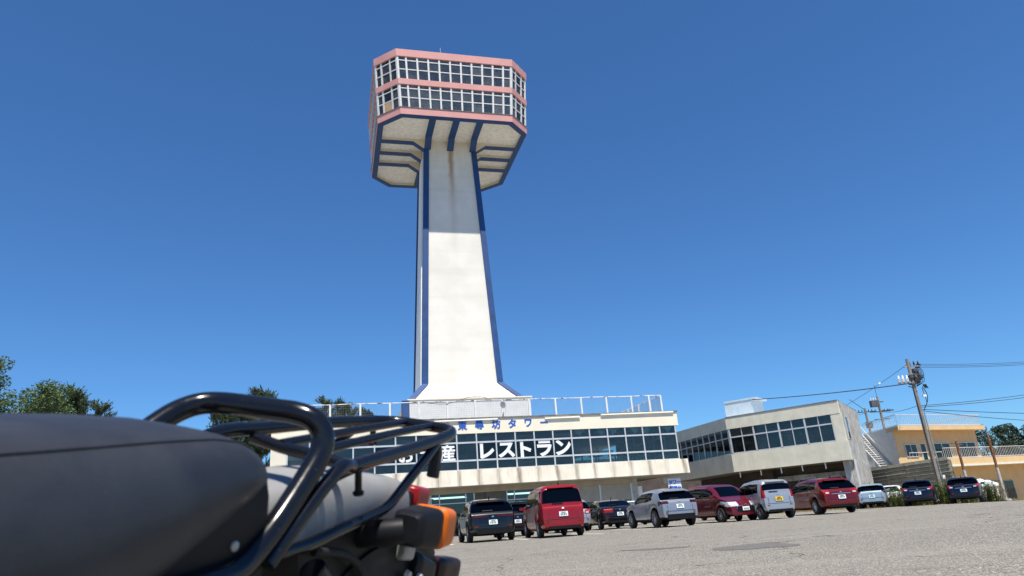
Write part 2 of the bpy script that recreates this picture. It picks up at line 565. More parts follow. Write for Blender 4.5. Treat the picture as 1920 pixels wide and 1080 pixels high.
_fc = {}
def letter(ch, size, mat, parent, loc, rot, bold=0.02, depth=0.02, squash=1.0, fat=0.0):
    """one raised character as its own mesh"""
    key = (ch, bold, depth)
    if key not in _fc:
        cv = bpy.data.curves.new('letter', 'FONT')
        cv.body = ch
        cv.extrude = depth
        cv.offset = bold
        cv.align_x = 'CENTER'
        cv.resolution_u = 3
        ob = bpy.data.objects.new('tmp', cv)
        COL.objects.link(ob)
        bpy.context.view_layer.update()
        me = bpy.data.meshes.new_from_object(ob.evaluated_get(bpy.context.evaluated_depsgraph_get()))
        bpy.data.objects.remove(ob)
        xs = [v.co.x for v in me.vertices]
        ys = [v.co.y for v in me.vertices]
        cx = (min(xs) + max(xs)) / 2
        cy = (min(ys) + max(ys)) / 2
        for v in me.vertices:
            v.co.x -= cx
            v.co.y -= cy
        _fc[key] = me
    me = _fc[key].copy()
    if fat:                 # heavier strokes: the outline repeated a little to each side
        src = _fc[key]
        m = MB()
        fs = [tuple(p.vertices) for p in src.polygons]
        for i, (dx, dy) in enumerate(((0, 0), (1, 0), (-1, 0), (0, 1), (0, -1), (.7, .7), (-.7, .7), (.7, -.7), (-.7, -.7))):
            m.add([(v.co.x + dx * fat, v.co.y + dy * fat, v.co.z + .0006 * i) for v in src.vertices], fs)
        me = m.mesh('letter')
    me.name = 'letter'
    me.materials.clear()
    me.materials.append(mat)
    o = link('letter', me, parent)
    o.location = loc
    o.rotation_euler = rot
    o.scale = (size * squash, size, 1)
    return o

# ------------------------------------------------------------------ ground
G0 = 0.05
def gz(x):
    return G0 - 0.0009 * max(0.0, min(x, 46) - 14) ** 2
def ground():
    m = MB()
    xs = [-3000, -400, -120, -60, -30, -10, 0, 8] + [14 + i for i in range(0, 34, 2)] + [60, 120, 400, 3000]
    ys = [-3000, -300, -60, -20, 0, 10, 20, 30, 40, 46, 50, 60, 80, 120, 400, 3000]
    vs = [(x, y, gz(x)) for y in ys for x in xs]
    n = len(xs)
    fs = [(j * n + i, j * n + i + 1, (j + 1) * n + i + 1, (j + 1) * n + i) for j in range(len(ys) - 1) for i in range(n - 1)]
    m.add(vs, fs)
    return struct(m.build('ground', M['asphalt'], None, 40))
GROUND = ground()
def sheet(name, poly, mat, dz=0.004):
    m = MB()
    m.add([(x, y, gz(x) + dz) for x, y in poly], [tuple(range(len(poly)))])
    return struct(m.build(name, mat))
def blob(cx, cy, ax, ay, n=40, rz=0, seed=0, amp=0.25):
    rnd = random.Random(seed)
    ph = [rnd.uniform(0, 6.28) for _ in range(5)]
    out = []
    for i in range(n):
        a = 2 * math.pi * i / n
        k = 1 + sum(amp / (j + 1) * math.sin((j + 2) * a + ph[j]) for j in range(5))
        x, y = ax * k * math.cos(a), ay * k * math.sin(a)
        out.append((cx + x * math.cos(rz) - y * math.sin(rz), cy + x * math.sin(rz) + y * math.cos(rz)))
    return out
sheet('asphalt_patch', blob(3.14, 10.5, 0.46, 0.85, 60, -0.3, 3, 0.2), M['patch'])
sheet('asphalt_patch', blob(1.98, 12.0, 0.42, 0.3, 60, -0.5, 8, 0.25), M['patch'])
# ------------------------------------------------------------------ observation tower
YAW = 0.265
TOW = root('observation_tower', (-6.04, 66.0, 0), YAW, 'tall white concrete observation tower with pink octagonal head and blue corner strips', 'tower')
def lv(z, tab=((7.0, 5.35), (11.43, 5.26), (13.13, 3.74), (37.8, 2.76), (39.3, 2.70))):
    return interp(tab, z)
def ring4(w, z, d=0.0):
    a = w - d
    return [(-a, -a, z), (a, -a, z), (a, a, z), (-a, a, z)]
m = MB()
m.loft([ring4(lv(z), z, 0.14) for z in (11.43, 13.13, 20, 28, 37.8, 39.2)])
STEM = m.build('stem', M['towerwhite'], TOW)
# blue corner strips, one at every corner of the front and back face
for sx in (-1, 1):
    for sy in (-1, 1):
        m = MB()
        rings = []
        for z in (11.43, 13.13, 20, 28, 37.8):
            w = lv(z)
            x0, x1 = sorted((sx * w, sx * (w - 0.55)))
            y0, y1 = sorted((sy * w, sy * (w - 0.34)))
            rings.append([(x0, y0, z), (x1, y0, z), (x1, y1, z), (x0, y1, z)])
        m.loft(rings)
        m.build('corner_strip', M['blue'], TOW)
for sx in (-1, 1):        # shallow pilaster on the flanks
    m = MB()
    rings = []
    for z, hw, off in ((11.6, 3.4, 0.10), (13.13, 2.3, 0.02), (37.6, 0.9, 0.0)):
        w = lv(z) - off
        x0, x1 = sorted((sx * w, sx * (w - 0.3)))
        rings.append([(x0, -hw, z), (x1, -hw, z), (x1, hw, z), (x0, hw, z)])
    m.loft(rings)
    m.build('flank_pilaster', M['towerwhite_b'], TOW)
# plinth on the roof
PL = MB().box(-5.1, 5.75, -5.32, 5.3, 6.8, 11.38).build('plinth', M['tilewall'], TOW)
MB().box(-5.28, 5.9, -5.45, 5.4, 11.383, 11.48).build('plinth_coping', M['cream'], TOW)
MB().box(-5.72, -5.1, -5.36, -4.6, 6.8, 11.38).build('plinth_corner_panel', M['blue'], TOW)
# ochre repaint at the foot
m = MB()
w0 = lv(11.6); w1 = lv(12.35)
m.hexa([(-2.6, -w0 + 0.10, 11.6), (2.9, -w0 + 0.10, 11.6), (2.9, -w0 + 0.4, 11.6), (-2.6, -w0 + 0.4, 11.6), (-2.2, -w1 + 0.10, 12.35), (2.6, -w1 + 0.10, 12.35), (2.6, -w1 + 0.4, 12.35), (-2.2, -w1 + 0.4, 12.35)])
m.build('repainted_panel', M['fascia'], TOW)

Z_RIM, Z_TOP = 38.57, 45.76
def hw(z):
    return 7.58 + (7.97 - 7.58) * (z - Z_RIM) / (Z_TOP - Z_RIM)
CH = 2.05
def octo(a, c=CH):
    return [(-a + c, -a), (a - c, -a), (a, -a + c), (a, a - c), (a - c, a), (-a + c, a), (-a, a - c), (-a, -a + c)]
def oct_ring(z, d=0.0):
    a = hw(z) - d
    c = CH - d * 0.586
    return [(x, y, z) for x, y in octo(a, c)]
def hollow(m, z0, z1, d_out, d_in):
    o0, o1, i0, i1 = oct_ring(z0, d_out), oct_ring(z1, d_out), oct_ring(z0, d_in), oct_ring(z1, d_in)
    for k in range(8):
        j = (k + 1) % 8
        m.hexa([o0[k], o0[j], i0[j], i0[k], o1[k], o1[j], i1[j], i1[k]])
for z0, z1, nm, dd in ((38.57, 39.32, 'lower_band', 0.0), (41.88, 42.48, 'middle_band', 0.0), (44.98, 45.76, 'top_band', 0.0)):
    m = MB()
    hollow(m, z0 + (0.03 if nm == 'lower_band' else 0), z1, dd, 0.5)
    m.build(nm, M['pink'], TOW)
m = MB()
hollow(m, 39.323, 39.37, -0.05, 0.3)
m.build('sill_line', M['roofcap'], TOW)
m = MB()
m.loft([oct_ring(45.3, 0.35), oct_ring(45.6, 0.35)])
ROOFS = m.build('roof_slab', M['concrete'], TOW)
m = MB().tube([(-1.25, -6.6, 45.6), (-1.25, -6.6, 47.4)], 0.03, 6)
m.build('lightning_rod', M['steelgrey'], TOW)
for z0, z1 in ((38.9, 39.3), (41.95, 42.4)):
    MB().loft([oct_ring(z0, 0.52), oct_ring(z1, 0.52)]).build('floor_slab', M['ceiling'], TOW)
for z0, z1 in ((39.3, 41.95), (42.4, 45.3)):
    MB().box(-3.6, 3.6, -3.6, 3.6, z0, z1).build('core_wall', M['corew'], TOW)
# windows: every pane its own piece on the faces in view
def face_frame(k):
    """the corners of octagon side k: 0 front, 1 right front chamfer, 7 left front chamfer, 6 left"""
    return k, (k + 1) % 8
def on_face(k, t, z, d):
    r_ = oct_ring(z, d)
    a, b = Vector(r_[k]), Vector(r_[(k + 1) % 8])
    return a + (b - a) * t
def bar_on(m, k, t0, z0, t1, z1, d0, d1):
    """a bar spanning t0..t1 and z0..z1 of a head face between insets d0 and d1"""
    c = [on_face(k, t0, z0, d0), on_face(k, t1, z0, d0), on_face(k, t1, z0, d1), on_face(k, t0, z0, d1),
         on_face(k, t0, z1, d0), on_face(k, t1, z1, d0), on_face(k, t1, z1, d1), on_face(k, t0, z1, d1)]
    m.hexa(c)
bigt = [0, 0.078] + [0.078 + 0.0938 * i for i in range(1, 10)] + [1.0]
smt = [0, 0.285, 0.68, 1.0]
for k in range(8):
    ts = bigt if k % 2 == 0 else smt
    L = 11.5 if k % 2 == 0 else 2.9
    seen = k in (0, 1, 6, 7)
    for z0, z1 in ((39.37, 41.88), (42.48, 44.98)):
        h = z1 - z0
        rows = [z0, z0 + 0.44 * h, z0 + 0.84 * h, z1]
        for i, t in enumerate(ts):
            m = MB()
            e = 0.085 / L
            lo, hi = (t, t + 2 * e) if i == 0 else ((t - 2 * e, t) if i == len(ts) - 1 else (t - e, t + e))
            bar_on(m, k, lo, z0, hi, z1, 0.06, 0.22)
            m.build('mullion', M['whitemetal'], TOW)
        for r_ in (1, 2):
            m = MB()
            bar_on(m, k, 0, rows[r_] - 0.045, 1, rows[r_] + 0.045, 0.085, 0.2)
            m.build('transom', M['whitemetal'], TOW)
        if seen:
            for i in range(len(ts) - 1):
                for r_ in range(3):
                    m = MB()
                    boarded = (k == 7 and i == 1 and r_ == 0 and z0 < 40)
                    d0 = 0.10 if boarded else 0.14
                    bar_on(m, k, ts[i] + 0.08 / L, rows[r_] + 0.05, ts[i + 1] - 0.08 / L, rows[r_ + 1] - 0.05, d0, d0 + 0.012)
                    m.build('board' if boarded else 'pane', M['board'] if boarded else M['towerpane'], TOW)
        else:
            m = MB()
            bar_on(m, k, 0.01, z0, 0.99, z1, 0.14, 0.152)
            m.build('glazing', M['towerpane'], TOW)
        # inner safety rail behind the glass
        m = MB()
        nb = int(L / 0.28)
        for i in range(1, nb):
            t = i / nb
            bar_on(m, k, t - 0.03 / L, z0, t + 0.03 / L, z0 + 1.02, 0.62, 0.66)
        bar_on(m, k, 0.02, z0 + 1.02, 0.98, z0 + 1.08, 0.60, 0.68)
        m.build('safety_rail', M['steelgrey'], TOW)
# underside: rim, soffit and haunched beams with blue bottom plates
def hollow2(z0, z1, d0, d1, nm, mt):
    m = MB()
    o0 = [(x, y) for x, y, _ in oct_ring(Z_RIM, d0)]
    i0 = [(x, y) for x, y, _ in oct_ring(Z_RIM, d1)]
    for k in range(8):
        j = (k + 1) % 8
        m.hexa([(*o0[k], z0), (*o0[j], z0), (*i0[j], z0), (*i0[k], z0), (*o0[k], z1), (*o0[j], z1), (*i0[j], z1), (*i0[k], z1)])
    return m.build(nm, mt, TOW)
hollow2(38.55, 38.60, 0.03, 0.58, 'rim_plate', M['blue'])
hollow2(38.603, 39.0, 0.12, 0.55, 'rim_beam', M['soffit'])
MB().prism([(x, y) for x, y, _ in oct_ring(Z_RIM, 0.5)], 39.02, 39.10).build('soffit', M['soffit'], TOW)
for ax in range(4):
    ca, sa = math.cos(ax * math.pi / 2), math.sin(ax * math.pi / 2)
    for off in (-2.36, 0, 2.36):
        def P(x, y, z):      # y runs outward (negative = front) before turning
            return (x * ca - y * sa, x * sa + y * ca, z)
        prof = [(-7.15, 38.56), (-3.8, 38.56), (-2.66, 37.75)]
        m = MB()
        rings = []
        for y, z in prof:
            rings.append([P(off - 0.34, y, z), P(off + 0.34, y, z), P(off + 0.34, y, z + 0.05), P(off - 0.34, y, z + 0.05)])
        m.loft(rings)
        b_ = m.build('beam', M['blue'], TOW)
        m = MB()
        rings = [[P(off - 0.31, y, z + 0.052), P(off + 0.31, y, z + 0.052), P(off + 0.31, y, 39.015), P(off - 0.31, y, 39.015)] for y, z in prof]
        m.loft(rings)
        m.build('beam_web', M['soffit'], b_)

# ------------------------------------------------------------------ main restaurant building
BLD = root('restaurant_building', (11.44, 51.8, 0), YAW, 'long cream two-storey restaurant building with ribbon windows and blue roof lettering', 'building')
LB = -28.4
MX = [-0.28, -1.52]
while MX[-1] - 1.362 > LB + 0.2:
    MX.append(MX[-1] - 1.362)
XL = MX[-1]
def bbox(nm, mt, x0, x1, y0, y1, z0, z1, par=None):
    return MB().box(x0, x1, y0, y1, z0, z1).build(nm, mt, par or BLD)
FAS = bbox('fascia', M['fascia'], LB, 0, 0.0, 0.35, 6.68, 7.66)
bbox('roof_capping', M['roofcap'], LB - 0.05, 0.05, -0.07, 0.4, 7.664, 7.75)
for x0, x1, z in ((-10.2, -7.6, 7.5), (-18.0, -13.6, 7.56), (-6.0, -0.3, 7.62)):      # loose trim strips
    m = MB()
    m.hexa([(x0, -0.12, z - 0.03), (x1, -0.12, z - 0.01), (x1, -0.004, z - 0.01), (x0, -0.004, z - 0.03), (x0, -0.10, z + 0.05), (x1, -0.10, z + 0.09), (x1, -0.004, z + 0.09), (x0, -0.004, z + 0.05)])
    m.build('trim_strip', M['housewhite'], BLD)
bbox('roof_deck', M['concrete'], LB, 0, 0.4, 30, 7.35, 7.6)
bbox('side_fascia', M['fascia'], -0.35, 0.0, 0.352, 30, 6.68, 7.66)
bbox('side_fascia', M['fascia'], LB, LB + 0.35, 0.352, 30, 6.68, 7.66)
# parapet band in sections with joints
px = 0.18
joints = [0.18] + [x - 0.02 for x in MX[2::1]] + [LB - 0.2]
for a, b_ in zip(joints, joints[1:]):
    m = MB()
    y = -0.42 + random.uniform(-0.004, 0.004)
    m.hexa([(b_ + 0.006, y, 3.25), (a - 0.006, y, 3.25), (a - 0.006, 0.0, 3.25), (b_ + 0.006, 0.0, 3.25), (b_ + 0.006, y + 0.07, 4.24), (a - 0.006, y + 0.07, 4.24), (a - 0.006, 0.0, 4.24), (b_ + 0.006, 0.0, 4.24)])
    m.build('parapet_panel', M['band'], BLD)
bbox('parapet_side', M['band'], -0.1, 0.17, 0.01, 14, 3.25, 4.24)
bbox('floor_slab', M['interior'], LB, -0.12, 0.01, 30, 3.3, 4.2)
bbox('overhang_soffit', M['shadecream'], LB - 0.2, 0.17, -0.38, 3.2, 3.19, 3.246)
bbox('ceiling', M['ceiling'], LB + 0.4, -0.4, 0.35, 18, 6.68, 6.9)
for k in range(9):
    bbox('ceiling_lamp', M['lettwhite'], -26.5 + k * 2.9, -25.1 + k * 2.9, 2.2, 2.32, 6.60, 6.66)
    bbox('ceiling_lamp', M['lettwhite'], -26.0 + k * 2.9, -24.6 + k * 2.9, 4.4, 4.52, 6.60, 6.66)
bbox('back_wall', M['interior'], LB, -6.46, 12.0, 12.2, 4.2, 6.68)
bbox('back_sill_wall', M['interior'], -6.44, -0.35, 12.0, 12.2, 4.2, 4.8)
for k in range(4):
    xa = -6.44 + k * 1.52
    bw = MB().box(xa, xa + 0.08, 12.05, 12.15, 4.8, 6.68).box(xa + 0.081, xa + 1.519, 12.06, 12.14, 6.2, 6.28).build('back_window', M['alu'], BLD)
    MB().box(xa + 0.08, xa + 1.52, 12.1, 12.11, 4.8, 6.2).build('pane', M['pane'], bw)
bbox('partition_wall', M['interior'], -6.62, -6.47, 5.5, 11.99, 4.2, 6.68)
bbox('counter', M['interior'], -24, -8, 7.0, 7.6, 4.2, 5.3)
# ribbon window: one window per bay with three panes
R0, R1, R2, R3 = 4.26, 4.9, 6.08, 6.68
def bay(x0, x1, film=False, glassmat=None):
    m = MB()
    w = 0.045
    m.box(x1 - w, x1 + w, 0.02, 0.16, R0, R3)
    for z in (R1, R2):
        m.box(x0 + w + 0.002, x1 - w - 0.002, 0.035, 0.14, z - 0.055, z + 0.055)
    m.box(x0 + w + 0.002, x1 - w - 0.002, 0.03, 0.15, R0, R0 + 0.06)
    wnd = m.build('window', M['alu'], BLD)
    for i, (a, b_) in enumerate(((R0 + 0.06, R1), (R1 + 0.055, R2), (R2 + 0.055, R3))):
        g = M['darkpane'] if (film and i == 1) else M['pane']
        MB().box(x0 + w, x1 - w, 0.08, 0.09, a, b_ - (0.055 if i < 2 else 0)).build('pane', g, wnd)
    return wnd
film_bays = {}
bays = []
for i in range(len(MX) - 1):
    x1, x0 = MX[i], MX[i + 1]
    c = (x0 + x1) / 2
    ch = None
    film = -22.0 < c < -8.3 and not (-16.4 < c < -15.2)
    bays.append((c, bay(x0, x1, film), film))
MB().box(XL - 0.045, XL + 0.045, 0.02, 0.16, R0, R3).build('window_post', M['alu'], BLD)
MB().box(LB, XL - 0.05, 0.0, 0.3, 4.2, 6.68).build('end_wall', M['cream'], BLD)
# glazed right end
for i in range(6):
    y0, y1 = 0.16 + i * 1.9, 0.16 + (i + 1) * 1.9
    m = MB()
    m.box(-0.31, -0.23, y1 - 0.04, y1 + 0.04, R0, R3)
    for z in (R1, R2):
        m.box(-0.30, -0.24, y0, y1 - 0.042, z - 0.05, z + 0.05)
    wnd = m.build('window', M['alu'], BLD)
    for a, b_ in ((R0 + 0.02, R1 - 0.05), (R1 + 0.05, R2 - 0.05), (R2 + 0.05, R3)):
        MB().box(-0.275, -0.265, y0, y1 - 0.042, a, b_).build('pane', M['pane'], wnd)
# white letters on the dark panes
def glyph_at(chars, x, mat, z, size, y, par, dx, bold=0.03, squash=1.0):
    for i, ch in enumerate(chars):
        letter(ch, size, mat, par, (x + i * dx, y, z), (math.pi / 2, 0, 0), 0.0, 0.008, squash, bold)
b0 = [b for b in bays if abs(b[0] + 14.43) < 0.6][0]
def bay_at(x):
    return min(bays, key=lambda b: abs(b[0] - x))
for i, ch in enumerate('レストラン'):
    c, wnd, _ = bay_at(-14.43 + 1.362 * i)
    letter(ch, 1.24, M['lettwhite'], wnd, (c + 0.02, 0.074, 5.49), (math.pi / 2, 0, 0), 0.045, 0.004, 1.02)
for i, ch in enumerate('お土産'):
    c, wnd, _ = bay_at(-19.87 + 1.362 * i)
    letter(ch, 1.12, M['lettwhite'], wnd, (c + 0.02, 0.070, 5.47), (math.pi / 2, 0, 0), 0.0, 0.004, 1.0, 0.030)
# blue letters on the fascia
for x, ch in zip((-16.07, -14.89, -13.72, -12.57, -11.42, -10.27), '東尋坊タワー'):
    letter(ch, 0.66, M['lettblue'], FAS, (x, -0.012, 7.25), (math.pi / 2, 0, 0), 0.03 if ch in 'タワー' else 0.0, 0.01, 0.98, 0.0 if ch in 'タワー' else 0.026)
m = MB()     # round emblem left of the lettering
ring = [(-17.3 + 0.3 * math.cos(a * math.pi / 20), -0.012, 7.29 + 0.3 * math.sin(a * math.pi / 20)) for a in range(41)]
m.tube(ring, 0.012, 5, False)
for dz in (-0.12, 0.0, 0.12):
    m.tube([(-17.3 - 0.2, -0.012, 7.27 + dz), (-17.3, -0.012, 7.33 + dz), (-17.3 + 0.2, -0.012, 7.27 + dz)], 0.012, 5)
m.build('emblem', M['lettblue'], FAS)
# scalloped curtains in the right hand bays
for k in range(9):
    cx = -0.75 - k * 0.86
    if cx < -8.2:
        break
    m = MB()
    top, wd, dp = 6.66, 0.36, 0.44
    n = 12
    rows = []
    for j in range(6):
        v = j / 5
        rows.append([(cx + wd * (2 * i / n - 1) * (1 - 0.35 * v * v), 0.32 + 0.05 * math.sin(i * 2.4) * (0.3 + v), top - dp * v * (1 - 0.55 * (2 * i / n - 1) ** 2)) for i in range(n + 1)])
    vs = [p for r_ in rows for p in r_]
    fs = [(j * (n + 1) + i, j * (n + 1) + i + 1, (j + 1) * (n + 1) + i + 1, (j + 1) * (n + 1) + i) for j in range(5) for i in range(n)]
    m.add(vs, fs)
    m.build('valance', M['curtain'] if k % 3 != 1 else M['dkcurtain'], BLD, 60)
# tables and chairs behind the glass of the right hand bays
for k in range(4):
    x = -1.6 - k * 1.5
    m = MB()
    m.box(x - 0.45, x + 0.45, 1.2, 1.9, 4.86, 4.91)
    m.box(x - 0.05, x + 0.05, 1.5, 1.6, 4.2, 4.86)
    m.build('table', M['shutter'], BLD)

# ground floor behind the overhang
GF = 1.15
def gfx(nm, mt, x0, x1, z0, z1, y0=GF, y1=GF + 0.2, par=None):
    return bbox(nm, mt, x0, x1, y0, y1, z0, z1, par)
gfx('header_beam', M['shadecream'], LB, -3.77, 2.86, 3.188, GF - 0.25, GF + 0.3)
gfx('pillar', M['block'], -14.47, -13.81, 0.0, 2.858, GF - 0.1, GF + 0.35)
for x0, x1 in ((-15.26, -14.48), (-13.8, -13.02)):
    w_ = gfx('block_wall', M['block'], x0, x1, 0.0, 2.858, GF + 0.05, GF + 0.3)
    for i in range(5):
        for j in range(10):
            z = 0.35 + j * 0.17
            if z > 1.9 and x0 < -15:
                continue
            xx = x0 + 0.12 + i * (x1 - x0 - 0.18) / 5
            gfx('block', M['housewhite'], xx, xx + 0.09, z, z + 0.085, GF + 0.03, GF + 0.06, w_)
def shopfront(x0, x1, posts, zt=2.85, trans=2.25):
    for p in posts:
        gfx('door_post', M['alu'], p - 0.035, p + 0.035, 0.0, zt, GF + 0.02, GF + 0.12)
    gfx('door_transom', M['alu'], x0, x1, trans - 0.03, trans + 0.03, GF + 0.03, GF + 0.11)
    for a, b_ in zip(posts, posts[1:]):
        gfx('pane', M['pane'], a + 0.035, b_ - 0.035, 0.05, trans - 0.032, GF + 0.06, GF + 0.07)
        gfx('pane', M['pane'], a + 0.035, b_ - 0.035, trans + 0.032, zt, GF + 0.06, GF + 0.07)
shopfront(-18.21, -15.28, [-18.21, -17.64, -15.85, -15.28])
shopfront(-12.99, -9.32, [-12.99, -12.46, -11.0, -10.2, -9.32])
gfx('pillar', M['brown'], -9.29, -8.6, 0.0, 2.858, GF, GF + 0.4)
for a, b_ in ((-8.5, -6.26), (-6.16, -3.88)):
    sh = gfx('shutter', M['shutter'], a, b_, 1.75, 2.858, GF, GF + 0.1)
    for k in range(9):
        gfx('slat', M['shutter'], a + 0.02, b_ - 0.02, 1.77 + k * 0.12, 1.86 + k * 0.12, GF - 0.012, GF - 0.002, sh)
    gfx('pane', M['pane'], a, b_, 0.1, 1.74, GF + 0.06, GF + 0.07)
for x in (-8.55, -6.21, -3.83):
    gfx('door_post', M['alu'], x - 0.05, x + 0.05, 0.0, 2.857, GF - 0.04, GF + 0.06)
gfx('pillar', M['concrete'], -3.76, -3.3, 0.0, 3.188, GF, GF + 0.5)
gfx('ground_floor_slab', M['concrete'], LB, -3.5, -0.02, 0.16, 0.9, 14)
gfx('back_wall', M['interior'], LB, -3.65, 0.1, 3.18, 9, 9.2)
gfx('end_wall', M['cream'], LB, -18.27, 0.0, 2.858, GF, GF + 0.2)
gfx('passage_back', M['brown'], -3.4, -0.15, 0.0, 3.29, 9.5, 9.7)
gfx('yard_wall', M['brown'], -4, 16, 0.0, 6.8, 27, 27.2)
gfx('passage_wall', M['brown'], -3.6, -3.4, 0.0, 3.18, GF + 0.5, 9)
for x0, x1, y in ((-18.1, -15.6, 3.0), (-17.6, -15.2, 4.4), (-12.9, -10.4, 3.0), (-12.3, -9.6, 4.4)):
    gfx('strip_lamp', emit('fluorescent_tube', (0.9, 1.0, 0.95), 1.6), x0, x1, 2.70, 2.76, y, y + 0.08)
# notice and tower sign at the passage
bbox('notice', M['lettwhite'], -3.35, -2.95, 1.2, 1.24, 1.75, 2.6)
SG = root('tower_sign', (11.44, 51.8, 0), YAW, 'small white sign with hand-painted blue Japanese letters under the building corner', 'sign')
MB().box(-1.5, -0.5, -0.1, -0.05, 1.95, 2.92).build('sign_board', M['lettwhite'], SG)
for x in (-1.4, -0.6):
    MB().box(x - 0.03, x + 0.03, -0.046, 0.01, gz(11), 2.86).build('post', M['whitemetal'], SG)
glyph_at('タワー', -1.32, M['lettblue'], 2.68, 0.34, -0.107, SG, 0.32)
glyph_at('展望台', -1.32, M['lettblue'], 2.26, 0.34, -0.107, SG, 0.32)

# roof railing with mesh infill
RAIL = root('roof_railing', (11.44, 51.8, 0), YAW, 'rust-flecked white wire-mesh railing along the roof edge of the restaurant building', 'railing')
zt = 9.04
def rail_run(xa, xb, y, posts):
    m = MB()
    pts = [(xa + (xb - xa) * i / 24, y, zt + 0.015 * math.sin(i * 1.7)) for i in range(25)]
    m.tube(pts, 0.03, 6)
    m.build('top_rail', M['rustwhite'], RAIL)
    for p in posts:
        MB().box(p - 0.06, p + 0.06, y - 0.05, y + 0.05, 7.6, zt).build('post', M['rustrail'], RAIL)
    for a, b_ in zip(posts, posts[1:]):
        m = MB()
        a, b_ = min(a, b_) + 0.07, max(a, b_) - 0.07
        n = int((b_ - a) / 0.11)
        for i in range(n + 1):
            x = a + (b_ - a) * i / n
            m.box(x - 0.003, x + 0.003, y - 0.003, y + 0.003, 7.65, zt - 0.03)
        for i in range(9):
            z = 7.7 + i * 0.15
            m.box(a, b_, y - 0.010, y - 0.005, z - 0.003, z + 0.003)
        m.build('mesh_panel', M['steelgrey'], RAIL)
posts = [-0.75, -1.72, -3.15] + [-5.13 - 1.967 * i for i in range(12)]
rail_run(-0.7, -28.0, 0.75, posts)
m = MB()      # return of the railing along the right roof edge
m.tube([(-0.75, 0.75, zt), (-0.75, 9.0, zt)], 0.03, 6)
m.build('top_rail', M['rustwhite'], RAIL)
for y in (2.7, 4.8, 6.9, 9.0):
    MB().box(-0.81, -0.69, y - 0.05, y + 0.05, 7.6, zt).build('post', M['rustrail'], RAIL)
m = MB()
for i in range(75):
    y = 0.85 + i * 0.11
    m.box(-0.754, -0.746, y - 0.004, y + 0.004, 7.65, zt - 0.03)
for i in range(9):
    m.box(-0.762, -0.754, 0.8, 9.0, 7.7 + i * 0.15 - 0.004, 7.7 + i * 0.15 + 0.004)
m.build('mesh_panel', M['steelgrey'], RAIL)
# horn loudspeaker on its post
SPK = root('horn_speaker', (11.44, 51.8, 0), YAW, 'grey horn loudspeaker on a thin post at the roof edge', 'speaker')
m = MB()
rs = [(0.0, 0.05), (0.08, 0.06), (0.16, 0.10), (0.24, 0.17), (0.3, 0.25), (0.31, 0.25), (0.29, 0.22)]
m.loft([[(-12.95 - d * 0.35 + 0.0, 0.45 - d * 0.9 + 0.0, 8.55 + 0.0) if False else (-12.95 - d * 0.4 + r_ * math.cos(a * math.pi / 8) * 0.9, 0.5 - d * 0.8 + r_ * math.cos(a * math.pi / 8) * 0.4, 8.6 + r_ * math.sin(a * math.pi / 8)) for a in range(16)] for d, r_ in rs])
m.build('horn', M['steelgrey'], SPK, 40)
MB().tube([(-12.8, 0.62, 7.6), (-12.8, 0.62, 8.9)], 0.03, 6).build('post', M['rustrail'], SPK)
# drooping cable over the railing
m = MB().tube(crom([(-18.3, 0.68, 8.95), (-17.2, 0.68, 8.85), (-16.4, 0.68, 8.98), (-15.4, 0.68, 9.28), (-14.5, 0.68, 9.30), (-13.8, 0.68, 9.02)], 5), 0.02, 5)
tag(m.build('loose_cable', M['rust']), 'loose brown cable arching over the roof railing below the tower foot', 'cable')
bpy.data.objects['loose_cable'].location = (11.44, 51.8, 0)
bpy.data.objects['loose_cable'].rotation_euler = (0, 0, YAW)

# ------------------------------------------------------------------ annex on the right
AY = R(-38.3)
ANX = root('annex_building', (16.6, 57.55, 0), AY, 'pale grey two-storey annex with bent front and ribbon windows over an open ground floor', 'building')
la = R(107 + 38.3)
lx, ly = math.cos(la), math.sin(la)
ra = R(58 + 38.3)
rx, ry = math.cos(ra), math.sin(ra)
FW = 8.88
def abox(nm, mt, x0, x1, y0, y1, z0, z1, par=None):
    return MB().box(x0, x1, y0, y1, z0, z1).build(nm, mt, par or ANX)
def lbox(nm, mt, s0, s1, d0, d1, z0, z1, par=None):
    """box along the left face: s along it away from the corner, d inward"""
    nx, ny = ly, -lx            # inward normal of the left face
    if nx * 1 + ny * 0 < 0:
        nx, ny = -nx, -ny
    P = lambda s, d, z: (lx * s + nx * d, ly * s + ny * d, z)
    m = MB().hexa([P(s1, d0, z0), P(s0, d0, z0), P(s0, d1, z0), P(s1, d1, z0), P(s1, d0, z1), P(s0, d0, z1), P(s0, d1, z1), P(s1, d1, z1)])
    return m.build(nm, mt, par or ANX)
Z0, Z1, Z2, Z3 = 3.35, 4.79, 6.72, 7.66
abox('parapet', M['annex'], 0, FW, 0, 0.3, Z0, Z1 - 0.05)
abox('fascia', M['annex'], 0, FW - 0.12, 0, 0.3, Z2, Z3)
lbox('side_parapet', M['annex'], 0.02, 12, 0.0, 0.25, Z0, Z1 - 0.05)
lbox('side_fascia', M['annex'], 0.02, 12, -0.02, 0.25, Z2, Z3)
abox('front_wall', M['annex'], 8.12, FW - 0.05, 0.02, 0.3, Z1 - 0.05, Z2)
DP = 9.0
poly = [(0.05, 0.28), (FW - 0.2, 0.28), (FW - 0.2 + rx * DP, ry * DP), (lx * 11.5 + 3, ly * 11.5 + 4), (lx * 11.5 + 0.2, ly * 11.5)]
MB().prism(poly, Z0 + 0.02, Z0 + 0.3).build('floor_slab', M['interior'], ANX)
MB().prism(poly, Z2 + 0.02, Z3 - 0.1).build('roof_slab', M['ceiling'], ANX)
MB().prism([(-0.02, -0.04), (FW - 0.1, -0.04), (FW - 0.02 + rx * DP, ry * DP), (FW - 0.3 + rx * DP, ry * DP), (FW - 0.4, 0.3), (0, 0.3)], Z3 + 0.003, Z3 + 0.05).build('roof_capping', M['roofcap'], ANX)
